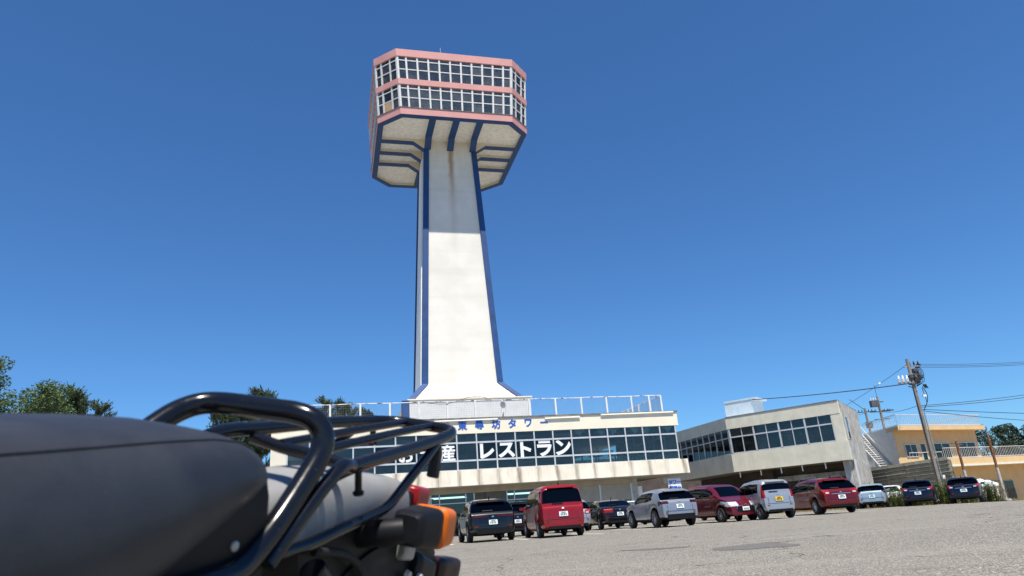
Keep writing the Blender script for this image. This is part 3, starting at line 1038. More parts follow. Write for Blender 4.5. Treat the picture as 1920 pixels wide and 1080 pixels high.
abox('inner_wall', M['interior'], -6.5, FW - 0.6, 5.0, 5.2, Z0 + 0.3, Z2)
# right flank: full height weathered wall with a slit window
def rbox(nm, mt, s0, s1, d0, d1, z0, z1, par=None, top_in=0.0):
    nx, ny = ry, -rx            # outward
    bx, by = FW - 0.3, 0.06
    P = lambda s, d, z: (bx + rx * s + nx * d, by + ry * s + ny * d, z)
    m = MB().hexa([P(s0, d0, z0), P(s0, d1, z0), P(s1, d1, z0), P(s1, d0, z0), P(s0, d0, z1), P(s0, d1, z1), P(s1, d1, z1), P(s1, d0, z1)])
    return m.build(nm, mt, par or ANX)
rbox('flank_wall', M['concrete'], 0.3, DP, 0, 0.3, Z0, 7.6)
rbox('flank_wall', M['concrete'], 1.6, DP, 0, 0.34, -0.5, Z0 - 0.003)
rw = rbox('window', M['alu'], 1.0, 1.9, 0.28, 0.33, 4.9, 6.6)
rbox('pane', M['darkpane'], 1.06, 1.84, 0.332, 0.34, 4.96, 6.54, rw)
# front ribbon window: four pairs of lights
for i in range(4):
    x0, x1 = 0.12 + i * 2.0, 0.12 + (i + 1) * 2.0
    m = MB()
    m.box(x0 - 0.06, x0 + 0.06, 0.03, 0.2, Z1, Z2)
    m.box(x0 + 0.97, x0 + 1.03, 0.06, 0.17, Z1, Z2)
    zt_ = 6.05
    m.box(x0 + 0.062, x0 + 0.968, 0.05, 0.18, zt_ - 0.05, zt_ + 0.05)
    m.box(x0 + 1.032, x1 - 0.062, 0.05, 0.18, zt_ - 0.05, zt_ + 0.05)
    m.box(x0 + 0.062, x1 - 0.062, 0.002, 0.22, Z1 - 0.048, Z1 + 0.04)
    wnd = m.build('window', M['alu'], ANX)
    for a, b_ in ((x0 + 0.06, x0 + 0.97), (x0 + 1.03, x1 - 0.06)):
        for c, d in ((Z1 + 0.04, zt_ - 0.05), (zt_ + 0.05, Z2)):
            MB().box(a, b_, 0.10, 0.11, c, d).build('pane', M['pane'], wnd)
    # hanging curtains
    if i != 0:
        m = MB()
        n = 60
        a, b_ = x0 + (1.0 if i in (1, 3) else 0.1), x1 - 0.08
        row = lambda z, k: [(a + (b_ - a) * j / n, 0.34 + 0.05 * math.sin(j * 1.1 + k), z) for j in range(n + 1)]
        vs = row(Z2, 0) + row(Z1, 0.4)
        m.add(vs, [(j, j + 1, n + 2 + j, n + 1 + j) for j in range(n)])
        m.build('curtain', M['dkcurtain'], ANX, 50)
abox('window_post', M['alu'], 8.06, 8.118, 0.03, 0.2, Z1, Z2)
for i in range(6):
    s0, s1 = 0.1 + i * 1.98, 0.1 + (i + 1) * 1.98
    wnd = lbox('window', M['alu'], s0 - 0.05, s0 + 0.05, 0.06, 0.2, Z1, Z2)
    lbox('window_bar', M['alu'], s0 + 0.96, s0 + 1.02, 0.07, 0.18, Z1, Z2, wnd)
    lbox('window_bar', M['alu'], s0 + 0.052, s1 - 0.052, 0.09, 0.16, 6.0, 6.08, wnd)
    lbox('window_bar', M['alu'], s0 + 0.052, s1 - 0.052, 0.06, 0.2, Z1 - 0.045, Z1 + 0.02, wnd)
    for a, b_ in ((s0 + 0.05, s0 + 0.96), (s0 + 1.02, s1 - 0.05)):
        for c, d in ((Z1 + 0.02, 6.0), (6.08, Z2)):
            lbox('pane', M['pane'], a, b_, 0.12, 0.13, c, d, wnd)
# open ground floor
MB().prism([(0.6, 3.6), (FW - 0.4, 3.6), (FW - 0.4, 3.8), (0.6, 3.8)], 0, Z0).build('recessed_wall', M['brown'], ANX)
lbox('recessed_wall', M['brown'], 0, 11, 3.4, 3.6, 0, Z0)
abox('corner_pier', M['concrete'], FW - 0.75, FW - 0.35, 0.5, 1.3, -0.2, Z0)
abox('garage_header', M['concrete'], 2.2, FW - 0.8, 3.3, 3.58, 2.35, 2.75)
for x in (0.3, 2.0, 3.6, 5.2, 6.9):
    abox('light_bracket', M['porcelain'], x - 0.035, x + 0.035, 0.35, 0.42, Z0 - 0.45, Z0)
rbox('downpipe', M['whitemetal'], 0.45, 0.53, 0.35, 0.42, 1.4, Z0)
rbox('downpipe', M['whitemetal'], 1.0, 1.08, 0.35, 0.42, 0.6, Z0)
# roof penthouse
PH = abox('penthouse', M['paleblue'], -0.95, 1.45, 2.6, 5.2, Z3 - 0.1, 9.18)
abox('penthouse_cap', M['paleblue'], -0.95, 1.85, 2.55, 5.2, 9.184, 9.32, PH)

# ------------------------------------------------------------------ apricot house
HY = R(27.7)
HS = root('apricot_house', (33.18, 62.86, 0), HY, 'apricot flat-roofed two-storey house with balcony and pale side wall behind the slatted wall', 'house')
sa_ = R(62)
def hbox(nm, mt, x0, x1, y0, y1, z0, z1, par=None):
    return MB().box(x0, x1, y0, y1, z0, z1).build(nm, mt, par or HS)
c6, s6 = math.cos(sa_), math.sin(sa_)
def sbox(nm, mt, s0, s1, d0, d1, z0, z1, par=None):
    """along the pale left flank: s away from the corner, d outward (to the left)"""
    P = lambda s, d, z: (c6 * s - s6 * d, s6 * s + c6 * d, z)
    m = MB().hexa([P(s0, d0, z0), P(s1, d0, z0), P(s1, d1, z0), P(s0, d1, z0), P(s0, d0, z1), P(s1, d0, z1), P(s1, d1, z1), P(s0, d1, z1)])
    return m.build(nm, mt, par or HS)
RF = MB().prism([(-0.1, 0), (12.85, 0), (12.85, 6), (c6 * 7, s6 * 7)], 6.12, 6.5).build('roof', M['orange'], HS)
MB().prism([(0.54, 1.0), (12.75, 1.0), (12.75, 6), (3.2, 6)], 2.9, 6.117).build('upper_wall', M['orange'], HS)
sbox('side_wall', M['housewhite'], 1.16, 7.5, 0.004, 0.06, 2.6, 6.117)
sbox('side_fascia', M['housewhite'], 0.05, 7.5, 0.002, 0.06, 6.12, 6.5)
def hwin(nm, x0, x1, z0, z1, leaves=2):
    m = MB()
    y = 0.96
    for a, b_, c, d in ((x0, x1, z0, z0 + 0.06), (x0, x1, z1 - 0.06, z1), (x0, x0 + 0.06, z0 + 0.061, z1 - 0.061), (x1 - 0.06, x1, z0 + 0.061, z1 - 0.061)):
        m.box(a, b_, y - 0.03, y + 0.039, c, d)
    fr = m.build(nm, M['alu'] if leaves > 1 else M['housewhite'], HS)
    for i in range(leaves):
        a = x0 + 0.06 + (x1 - x0 - 0.12) * i / leaves
        b_ = x0 + 0.06 + (x1 - x0 - 0.12) * (i + 1) / leaves
        if i:
            MB().box(a - 0.03, a + 0.03, y - 0.02, y + 0.03, z0 + 0.06, z1 - 0.06).build('meeting_rail', M['alu'], fr)
        MB().box(a, b_, y + 0.01, y + 0.02, z0 + 0.06, z1 - 0.06).build('pane', M['pane'], fr)
    # dark sheet stands in for the unlit room, with a strip of curtain
    MB().box(x0 + 0.05, x1 - 0.05, y + 0.0305, y + 0.0385, z0 + 0.05, z1 - 0.05).build('dark_room_sheet', M['interior'], fr)
    MB().box(x0 + (x1 - x0) * 0.62, x1 - (x1 - x0) * 0.12, y + 0.022, y + 0.03, z0 + 0.05, z1 - 0.05).build('curtain', M['curtain'], fr)
hwin('window', 1.58, 3.26, 3.83, 4.98)
hwin('door', 3.74, 4.56, 3.35, 5.02, 1)
hwin('window', 5.75, 8.15, 3.6, 5.02)
hwin('window', 9.5, 12.15, 3.6, 5.05)
hbox('balcony_band', M['orange'], 5.6, 22, 0, 0.3, 2.953, 3.52)
hbox('balcony_slab', M['housewhite'], 5.5, 22, -0.06, 3.0, 2.80, 2.95)
hbox('lower_wall', M['orange'], 5.9, 22, 2.0, 2.2, -1.2, 2.797)
hbox('lower_return', M['orange'], 5.6, 5.88, 0.3, 2.2, -1.2, 2.797)
dr = hbox('door', M['steelgrey'], 16.85, 18.4, 1.93, 1.998, -1.0, 1.36)
hbox('pane', M['darkpane'], 16.92, 17.6, 1.915, 1.928, -0.9, 1.28, dr)
hbox('pane', M['darkpane'], 17.66, 18.33, 1.915, 1.928, -0.9, 1.28, dr)
hbox('wall_bar', M['rust'], 9.5, 16.5, 1.85, 1.9, 1.28, 1.36)
# white balusters
def railing(name, label, loc, rz, pts, z0, z1, step=0.21):
    rt_ = root(name, loc, rz, label, 'railing', 'white house railings')
    base = None
    for (xa, ya), (xb, yb) in zip(pts, pts[1:]):
        L = math.hypot(xb - xa, yb - ya)
        for z in (z1, z0 + 0.08):
            MB().beam((xa, ya, z), (xb, yb, z), 0.06, 0.05).build('rail', M['whitemetal'], rt_)
        n = max(1, int(L / step))
        for i in range(n + 1):
            p = (xa + (xb - xa) * i / n, ya + (yb - ya) * i / n, z0)
            if base is None:
                base = MB().box(-0.012, 0.012, -0.012, 0.012, 0, z1 - z0 - 0.02).build('baluster', M['whitemetal'], rt_)
                base.location = p
            else:
                copy_part(base, rt_, p)
    return rt_
railing('roof_rail', 'white baluster railing around the flat roof of the apricot house', (33.18, 62.86, 0), HY,
        [(c6 * 6.6, s6 * 6.6), (0.1, 0.1), (12.5, 0.1), (12.5, 5.8)], 6.5, 7.5, 0.26)
railing('balcony_rail', 'white baluster railing along the apricot balcony', (33.18, 62.86, 0), HY, [(5.7, 0.15), (22, 0.15)], 3.52, 4.48, 0.27)
railing('landing_rail', 'short white railing on the landing at the foot of the outside stairs', (33.18, 62.86, 0), HY,
        [(c6 * 6.6 - s6 * 1.6, s6 * 6.6 + c6 * 1.6), (c6 * 2.6 - s6 * 1.6, s6 * 2.6 + c6 * 1.6)], 3.2, 4.05, 0.2)
railing('terrace_rail', 'thin white railing beside the small door of the apricot house', (33.18, 62.86, 0), HY, [(0.9, 0.2), (5.5, 0.2)], 3.1, 4.15, 0.9)
# outside stairs
ST = root('outside_stairs', (33.18, 62.86, 0), HY, 'white steel outside stairs climbing the pale side of the apricot house', 'stairs')
def SP(s, d, z):
    return (c6 * s - s6 * d, s6 * s + c6 * d, z)
for d in (0.25, 1.15):
    MB().beam(SP(7.3, d, 7.0), SP(2.5, d, 3.1), 0.06, 0.24).build('stringer', M['whitemetal'], ST)
    MB().beam(SP(7.3, d, 7.9), SP(2.7, d, 4.1), 0.045, 0.045).build('handrail', M['whitemetal'], ST)
for i in range(17):
    t = (i + 0.5) / 17
    s, z = 7.2 - 4.6 * t, 6.95 - 3.75 * t
    MB().hexa([SP(s - 0.14, 1.12, z), SP(s - 0.14, 0.28, z), SP(s + 0.14, 0.28, z), SP(s + 0.14, 1.12, z), SP(s - 0.14, 1.12, z + 0.05), SP(s - 0.14, 0.28, z + 0.05), SP(s + 0.14, 0.28, z + 0.05), SP(s + 0.14, 1.12, z + 0.05)]).build('tread', M['whitemetal'], ST)
for i in range(5):
    t = i / 4
    MB().beam(SP(7.2 - 4.5 * t, 1.15, 6.9 - 3.7 * t), SP(7.2 - 4.5 * t, 1.15, 7.8 - 3.7 * t), 0.03, 0.03, (1, 0, 0)).build('baluster', M['whitemetal'], ST)
MB().hexa([SP(7.3, 1.6, 3.0), SP(2.4, 1.6, 3.0), SP(2.4, 0.05, 3.0), SP(7.3, 0.05, 3.0), SP(7.3, 1.6, 3.15), SP(2.4, 1.6, 3.15), SP(2.4, 0.05, 3.15), SP(7.3, 0.05, 3.15)]).build('landing', M['concrete'], ST)

# slatted wall
FA, FB = Vector((29.2, 62.6, 0)), Vector((31.95, 54.7, 0))
FL = (FB - FA).length
FN = root('slatted_wall', (FA.x, FA.y, 0), math.atan2(FB.y - FA.y, FB.x - FA.x), 'olive-grey wall of horizontal boards between annex and apricot house', 'fence')
nslat = 12
for i in range(nslat):
    z0 = -0.35 + i * 0.285
    seg = [0, FL * 0.52, FL]
    for a, b_ in zip(seg, seg[1:]):
        k0, k1 = z0 + 0.0, z0 + 0.0
        m = MB()
        t0, t1 = random.uniform(-0.01, 0.01), random.uniform(-0.01, 0.01)
        rise = lambda s: 0.14 * s / FL
        m.hexa([(a + 0.01, -0.06, z0 + rise(a)), (b_ - 0.01, -0.06 + t0, z0 + rise(b_)), (b_ - 0.01, 0.02, z0 + rise(b_)), (a + 0.01, 0.02, z0 + rise(a)),
                (a + 0.01, 0.0 + t1, z0 + 0.25 + rise(a)), (b_ - 0.01, 0.0, z0 + 0.25 + rise(b_)), (b_ - 0.01, 0.05, z0 + 0.25 + rise(b_)), (a + 0.01, 0.05, z0 + 0.25 + rise(a))])
        m.build('board', M['slat'], FN)
for s in (0.05, FL * 0.26, FL * 0.52, FL * 0.78, FL - 0.05):
    MB().box(s - 0.05, s + 0.05, 0.06, 0.16, -0.6, 3.0).build('post', M['slat'], FN)
MB().box(0, FL, 0.17, 0.3, -0.6, 2.95).build('backing', M['block'], FN)

# ------------------------------------------------------------------ poles and wires
def utility_pole(loc, ztop, r0, r1, label):
    t = root('utility_pole', (loc[0], loc[1], 0), 0, label, 'utility pole', 'utility poles')
    g = gz(loc[0])
    MB().tube([(0, 0, g - 0.1), (0, 0, ztop)], [r0, r1], 14).build('pole', M['pole'], t, 40)
    return t
UP = utility_pole((28.2, 50.0), 9.95, 0.17, 0.115, 'near concrete utility pole with transformer gear in front of the apricot house')
def add(nm, m, mt, par, sm=None):
    return m.build(nm, mt, par, sm)
def insul(par, x, y, z, s=1.0, mt='porcelain'):
    m = MB()
    prof = [(0, 0.05), (0.06, 0.09), (0.08, 0.05), (0.14, 0.09), (0.16, 0.05), (0.22, 0.085), (0.24, 0.045), (0.34, 0.045), (0.38, 0.02)]
    m.loft([[(x + r_ * s * math.cos(a * math.pi / 5), y + r_ * s * math.sin(a * math.pi / 5), z + d * s) for a in range(10)] for d, r_ in prof])
    return m.build('insulator', M[mt], par, 50)
# crossarms, switch box, cut-outs, lightning arresters
add('crossarm', MB().box(-0.35, 0.75, -0.05, 0.05, 9.35, 9.45), M['steelgrey'], UP)
add('crossarm', MB().box(-1.15, 0.35, -0.2, -0.12, 8.16, 8.24), M['steelgrey'], UP)
add('crossarm', MB().box(-0.25, 0.75, -0.2, -0.12, 8.78, 8.86), M['steelgrey'], UP)
for x in (-1.02, -0.72, -0.42):
    insul(UP, x, -0.16, 8.25, 1.35)
for x in (0.1, 0.4, 0.7):
    insul(UP, x, -0.02, 9.46, 0.8, 'black')
sw = MB()
sw.box(0.16, 0.5, -0.22, 0.12, 8.85, 9.2)
add('switch_box', sw, M['darkgear'], UP)
tr = MB().loft([[(0.28 + r_ * math.cos(a * math.pi / 8), -0.12 + r_ * math.sin(a * math.pi / 8), z) for a in range(16)] for z, r_ in ((8.13, 0.15), (8.18, 0.19), (8.73, 0.19), (8.78, 0.15), (8.84, 0.08))])
add('transformer', tr, M['darkgear'], UP, 40)
for k in range(5):
    a = k * 1.2
    add('fuse_arm', MB().box(0.05 + .13 * k, 0.1 + .13 * k, -0.38, 0.1, 8.33 + .11 * (k % 3), 8.40 + .11 * (k % 3)), M['darkgear'], UP)
    add('lead_wire', MB().tube(crom([(0.1 + .1 * k, -.3, 8.88), (.25 + .09 * k, -.42, 8.58), (.1 + .12 * k, -.4, 8.18), (.05, -.25, 7.88)], 4), .018, 5), M['wire'], UP)
add('clamp_band', MB().box(-.22, .22, -.22, .2, 8.08, 8.20), M['darkgear'], UP)
add('clamp_band', MB().box(-.2, .22, -.2, .18, 8.55, 8.75), M['darkgear'], UP)
add('spool', MB().tube([(-.25, -.15, 8.35), (-.25, -.15, 8.72)], .1, 10), M['wire'], UP)
for k in range(4):
    insul(UP, 0.12 + 0.11 * k, -0.3 + 0.1 * (k % 2), 8.83, 0.55, 'black')
for k in range(3):
    p = [(0.45 + 0.12 * k, -0.1, 9.3), (0.62 + 0.1 * k, -0.16, 8.95), (0.52 + 0.1 * k, -0.2, 8.5), (0.3, -0.2, 8.88)]
    add('jumper_cable', MB().tube(crom(p, 4), 0.022, 5), M['wire'], UP)
    add('dead_end_clamp', MB().tube([(0.55, 0.1 * k, 9.5 - 0.08 * k), (0.85, 0.1 * k, 9.49 - 0.08 * k), (0.9, 0.1 * k, 9.49 - 0.08 * k)], [0.05, 0.06, 0.02], 6), M['wire'], UP)
    add('cable_lug', MB().tube([(0.62 + 0.08 * k, -0.1, 8.03), (0.72 + 0.1 * k, -0.12, 7.73)], [0.06, 0.03], 6), M['wire'], UP)
add('cable_loop', MB().tube(crom([(0.5, -0.15, 7.88), (0.66, -0.18, 7.38), (0.6, -0.18, 6.88), (0.36, -0.18, 6.48), (0.17, -0.17, 6.18)], 5), 0.03, 6), M['wire'], UP)
add('cable_loop', MB().tube(crom([(0.45, -0.15, 7.78), (0.5, -0.18, 7.18), (0.5, -0.18, 6.68), (0.25, -0.18, 6.38)], 5), 0.025, 6), M['wire'], UP)
add('cut_out', MB().box(0.33, 0.55, -0.3, -0.14, 7.13, 7.28), M['porcelain'], UP)
add('cable_riser', MB().tube(crom([(-0.5, -0.2, 7.94), (-0.22, -0.2, 7.78), (-0.2, -0.2, 6.98), (-0.17, -0.19, 6.18), (-0.16, -0.19, 3.0), (-0.19, -0.19, 0.2)], 5), 0.035, 6), M['wire'], UP)
add('riser_pipe', MB().tube([(0.17, -0.14, 6.08), (0.2, -0.16, 0)], 0.04, 8), M['steelgrey'], UP, 40)
for z in (2.2, 2.7, 3.2, 3.7, 4.2):
    add('step_bolt', MB().box(-0.32, 0.32, -0.02, 0.02, z, z + 0.03), M['steelgrey'], UP)
add('meter', MB().box(0.2, 0.36, -0.3, -0.18, 1.5, 1.75), M['porcelain'], UP)
UF = utility_pole((43.2, 85.0), 12.2, 0.2, 0.13, 'distant utility pole with a switch and three bushings behind the roof rail')
add('crossarm', MB().box(-1.0, 0.6, -0.06, 0.06, 11.5, 11.6), M['darkgear'], UF)
add('crossarm', MB().box(-1.2, 1.2, -0.06, 0.06, 10.35, 10.45), M['darkgear'], UF)
add('crossarm', MB().box(-0.9, 0.9, -0.06, 0.06, 9.45, 9.55), M['darkgear'], UF)
add('transformer', MB().box(-0.95, -0.05, -0.3, 0.3, 11.0, 11.75), M['darkgear'], UF)
for x in (-0.8, -0.5, -0.2):
    insul(UF, x, 0, 11.75, 0.9)
for x in (-1.0, -0.6, 0.5, 0.9, 1.1):
    insul(UF, x, 0, 10.45, 0.7, 'black')
add('mast', MB().tube([(0, 0, 12.1), (0, 0, 13.6)], 0.03, 5), M['darkgear'], UF)
for k in range(3):
    add('dead_end_clamp', MB().tube([(0.2 + 0.5 * k, 0, 10.5), (0.6 + 0.5 * k, 0, 10.48)], 0.07, 6), M['wire'], UF)
UG = utility_pole((41.7, 85.6), 11.0, 0.17, 0.12, 'distant slim utility pole with slanted stay arm left of the other distant pole')
add('crossarm', MB().box(-1.3, 1.3, -0.05, 0.05, 10.5, 10.6), M['darkgear'], UG)
add('stay_arm', MB().beam((-1.6, 0, 12.2), (0.2, 0, 10.6), 0.06, 0.06), M['darkgear'], UG)
add('transformer', MB().loft([[(0.1 + r_ * math.cos(a * math.pi / 7), r_ * math.sin(a * math.pi / 7), z) for a in range(14)] for z, r_ in ((8.6, 0.3), (8.7, 0.4), (9.3, 0.4), (9.4, 0.3))]), M['darkgear'], UG, 40)
for x in (-1.2, -0.8, -0.4, 0.4, 0.8):
    insul(UG, x, 0, 10.6, 0.7, 'black')
def wire(a, b_, sag, r_, label):
    a, b_ = Vector(a), Vector(b_)
    pts = [a + (b_ - a) * t + Vector((0, 0, -sag * 4 * t * (1 - t))) for t in [i / 24 for i in range(25)]]
    return tag(MB().tube(pts, r_, 5).build('overhead_wire', M['wire']), label, 'wire', 'overhead wires')
wire((19.36, 58.6, 9.12), (27.85, 49.8, 8.15), 0.12, 0.035, 'thick black cable from the annex penthouse to the near utility pole')
wire((28.1, 50, 9.55), (36.3, 85, 10.2), 0.2, 0.018, 'thin wire with white marker dropping left from the near pole top')
for k, (dz, dy) in enumerate(((0.0, 0.0), (-0.09, 0.12), (-0.18, 0.2))):
    wire((29.1, 50 + dy, 9.5 + dz), (62, 62 + dy, 12.2 + dz), 0.7, 0.014, ('highest', 'middle', 'lowest')[k] + ' of the three high wires running right from the near pole top')
wire((28.3, 50, 6.55), (60, 64, 10.2), 0.5, 0.02, 'wire rising to the right from the middle of the near pole')
wire((28.3, 50, 6.45), (60, 64, 9.95), 0.55, 0.02, 'lower twin of the wire rising right from the middle of the near pole')
wire((28.3, 50, 6.3), (60, 58, 4.95), 0.3, 0.022, 'wire sinking to the right from the middle of the near pole')
wire((28.3, 50, 6.2), (60, 60, 5.0), 0.75, 0.02, 'lowest slack wire running right across the apricot house roof')
wire((28.2, 50, 6.6), (43.2, 85, 10.4), 0.25, 0.02, 'wire from the middle of the near pole to the distant pole')
wire((41.7, 85.5, 10.4), (24, 88, 9.9), 0.4, 0.02, 'wire leaving left from the slim distant pole behind the annex')
mk = MB().loft([[(26.5 + 0 + r_ * math.cos(a * math.pi / 5), 0 + r_ * math.sin(a * math.pi / 5), z) for a in range(10)] for z, r_ in ((-0.1, 0.02), (-0.07, 0.09), (0, 0.12), (0.07, 0.09), (0.1, 0.02))])
mo = mk.build('wire_marker', M['porcelain'], None, 60)
mo.location = (28.1 + 8.2 * 0.229 - 26.5, 50 + 35 * 0.229, 9.55 + 0.65 * 0.229 - 0.2 * 4 * 0.229 * 0.771)
tag(mo, 'small white marker ball on the thin wire left of the near pole', 'marker')
# two rusty posts
for (x, y, zt_, lab) in ((28.3, 47.0, 3.75, 'rusty pole with bracket bar behind the right dark blue hatchback'), (30.45, 47.0, 3.98, 'rightmost rusty pole leaning beside the dark ground-floor door')):
    t = root('steel_post', (x, y, 0), 0, lab, 'post', 'rusty steel posts')
    g = gz(x)
    MB().tube([(0, 0, g - 0.3), (0, 0, 1.9)], 0.085, 12).build('lower_shaft', M['rustlow'], t, 40)
    MB().tube([(0, 0, 1.9), (0, 0, zt_)], 0.08, 12).build('upper_shaft', M['rust'], t, 40)
    if x < 29:
        MB().beam((-0.35, 0.1, zt_ - 0.12), (2.3, 3.2, zt_ - 0.05), 0.06, 0.06).build('bracket_bar', M['rust'], t)

# ------------------------------------------------------------------ parking lines and verge
def line(xa, ya, xb, yb, w=0.13):
    d = Vector((xb - xa, yb - ya)).normalized()
    n = Vector((-d.y, d.x)) * w / 2
    k = 6
    P0 = [(xa + (xb - xa) * i / k, ya + (yb - ya) * i / k) for i in range(k + 1)]
    m = MB()
    vs = [(x + n.x, y + n.y, gz(x) + 0.004) for x, y in P0] + [(x - n.x, y - n.y, gz(x) + 0.004) for x, y in P0]
    m.add(vs, [(i, k + 1 + i, k + 2 + i, i + 1) for i in range(k)])
    o = m.build('parking_line', M['lineW'])
    return struct(o)
for x, y, az in ((-5.5, 27.4, -12), (-2.9, 27.4, -12), (-0.1, 27.0, -11), (2.65, 26.8, -10), (4.9, 29.4, -12), (7.65, 30.0, -13), (9.3, 30.4, -12), (11.8, 31.0, -7), (15.4, 32.6, -4)):
    a = R(az)
    line(x, y, x + 5 * math.sin(a), y + 5 * math.cos(a))
m = MB()
xs = [15 + i * 1.5 for i in range(40)]
edge = lambda x: 52.5 - 0.42 * max(0, x - 17) + 0.35 * math.sin(x * 1.3) + 0.2 * math.sin(x * 3.1) if x < 34 else 45.4 + 0.3 * math.sin(x)
vs = []
for x in xs:
    y0 = edge(x)
    for y in (y0, y0 + 4, y0 + 12, 140):
        vs.append((x, y, gz(x) + 0.02 - (0.03 if y == y0 else 0)))
m.add(vs, [(i * 4 + j, (i + 1) * 4 + j, (i + 1) * 4 + j + 1, i * 4 + j + 1) for i in range(len(xs) - 1) for j in range(3)])
struct(m.build('verge', M['soil'], None, 60))

# ------------------------------------------------------------------ cars
PROF = {
 'suv': dict(L=4.5, W=1.84, top=[(0, .55), (.04, .96), (.12, 1.06), (.5, 1.46), (.68, 1.56), (1.5, 1.62), (2.4, 1.58), (2.75, 1.48), (3.35, 1.06), (3.5, 1.0), (4.2, .88), (4.42, .72), (4.5, .5)], belt=1.02, rw=(.14, .5), ws=(2.75, 3.35), side=[(.75, 1.25), (1.33, 2.2), (2.28, 3.0)], wh=(.85, 3.6, .36)),
 'van': dict(L=4.7, W=1.73, top=[(0, .5), (.03, 1.0), (.08, 1.08), (.2, 1.74), (.34, 1.86), (1.5, 1.9), (3.0, 1.84), (3.3, 1.72), (3.95, 1.1), (4.1, 1.02), (4.5, .9), (4.66, .72), (4.7, .5)], belt=1.06, rw=(.09, .2), ws=(3.3, 3.95), side=[(.35, 1.2), (1.28, 2.25), (2.33, 3.1), (3.15, 3.6)], wh=(.85, 3.75, .33)),
 'sedan': dict(L=4.85, W=1.82, top=[(0, .5), (.05, .93), (.15, 1.02), (.62, 1.07), (1.3, 1.36), (1.65, 1.44), (2.4, 1.46), (2.9, 1.38), (3.6, 1.0), (3.8, .95), (4.6, .8), (4.8, .65), (4.85, .45)], belt=.98, rw=(.68, 1.3), ws=(2.9, 3.6), side=[(1.15, 1.5), (1.55, 2.3), (2.37, 3.2)], wh=(.98, 3.8, .33)),
 'csuv': dict(L=4.18, W=1.76, top=[(0, .6), (.05, .98), (.14, 1.06), (.42, 1.42), (.58, 1.53), (1.4, 1.58), (2.2, 1.54), (2.5, 1.44), (3.1, 1.06), (3.25, 1.0), (3.95, .9), (4.12, .7), (4.18, .5)], belt=1.02, rw=(.15, .42), ws=(2.5, 3.1), side=[(.95, 1.5), (1.56, 2.75)], wh=(.8, 3.36, .355)),
 'mpv': dict(L=4.24, W=1.69, top=[(0, .5), (.03, .95), (.09, 1.05), (.26, 1.5), (.42, 1.62), (1.4, 1.68), (2.4, 1.62), (2.75, 1.5), (3.4, 1.08), (3.52, 1.02), (4.0, .88), (4.18, .7), (4.24, .45)], belt=1.02, rw=(.1, .26), ws=(2.7, 3.42), side=[(.45, 1.15), (1.22, 2.05), (2.12, 3.0)], wh=(.75, 3.5, .31)),
 'kei': dict(L=3.4, W=1.48, top=[(0, .5), (.03, .92), (.07, 1.03), (.16, 1.5), (.28, 1.60), (1.2, 1.65), (2.0, 1.6), (2.3, 1.48), (2.85, 1.04), (3.0, .96), (3.3, .82), (3.38, .65), (3.4, .45)], belt=1.0, rw=(.075, .16), ws=(2.28, 2.86), side=[(.42, .9), (.96, 1.65), (1.72, 2.5)], wh=(.55, 2.95, .28)),
 'wagon': dict(L=4.74, W=1.78, top=[(0, .55), (.05, .95), (.15, 1.04), (.45, 1.44), (.62, 1.55), (1.8, 1.61), (2.7, 1.54), (3.0, 1.43), (3.65, 1.0), (3.85, .95), (4.55, .8), (4.7, .65), (4.74, .45)], belt=1.0, rw=(.16, .45), ws=(3.0, 3.65), side=[(.72, 1.35), (1.42, 2.35), (2.42, 3.3)], wh=(.95, 3.75, .34)),
 'hatch': dict(L=4.0, W=1.7, top=[(0, .55), (.05, .93), (.1, 1.0), (.42, 1.35), (.62, 1.44), (1.5, 1.48), (2.1, 1.42), (2.4, 1.32), (3.05, .98), (3.2, .92), (3.8, .78), (3.95, .6), (4.0, .45)], belt=.97, rw=(.11, .42), ws=(2.4, 3.05), side=[(.75, 1.3), (1.36, 2.05), (2.12, 2.8)], wh=(.72, 3.28, .31)),
}
TUM = dict(van=.13, kei=.12, mpv=.2, csuv=.34)
WHEELS = {}
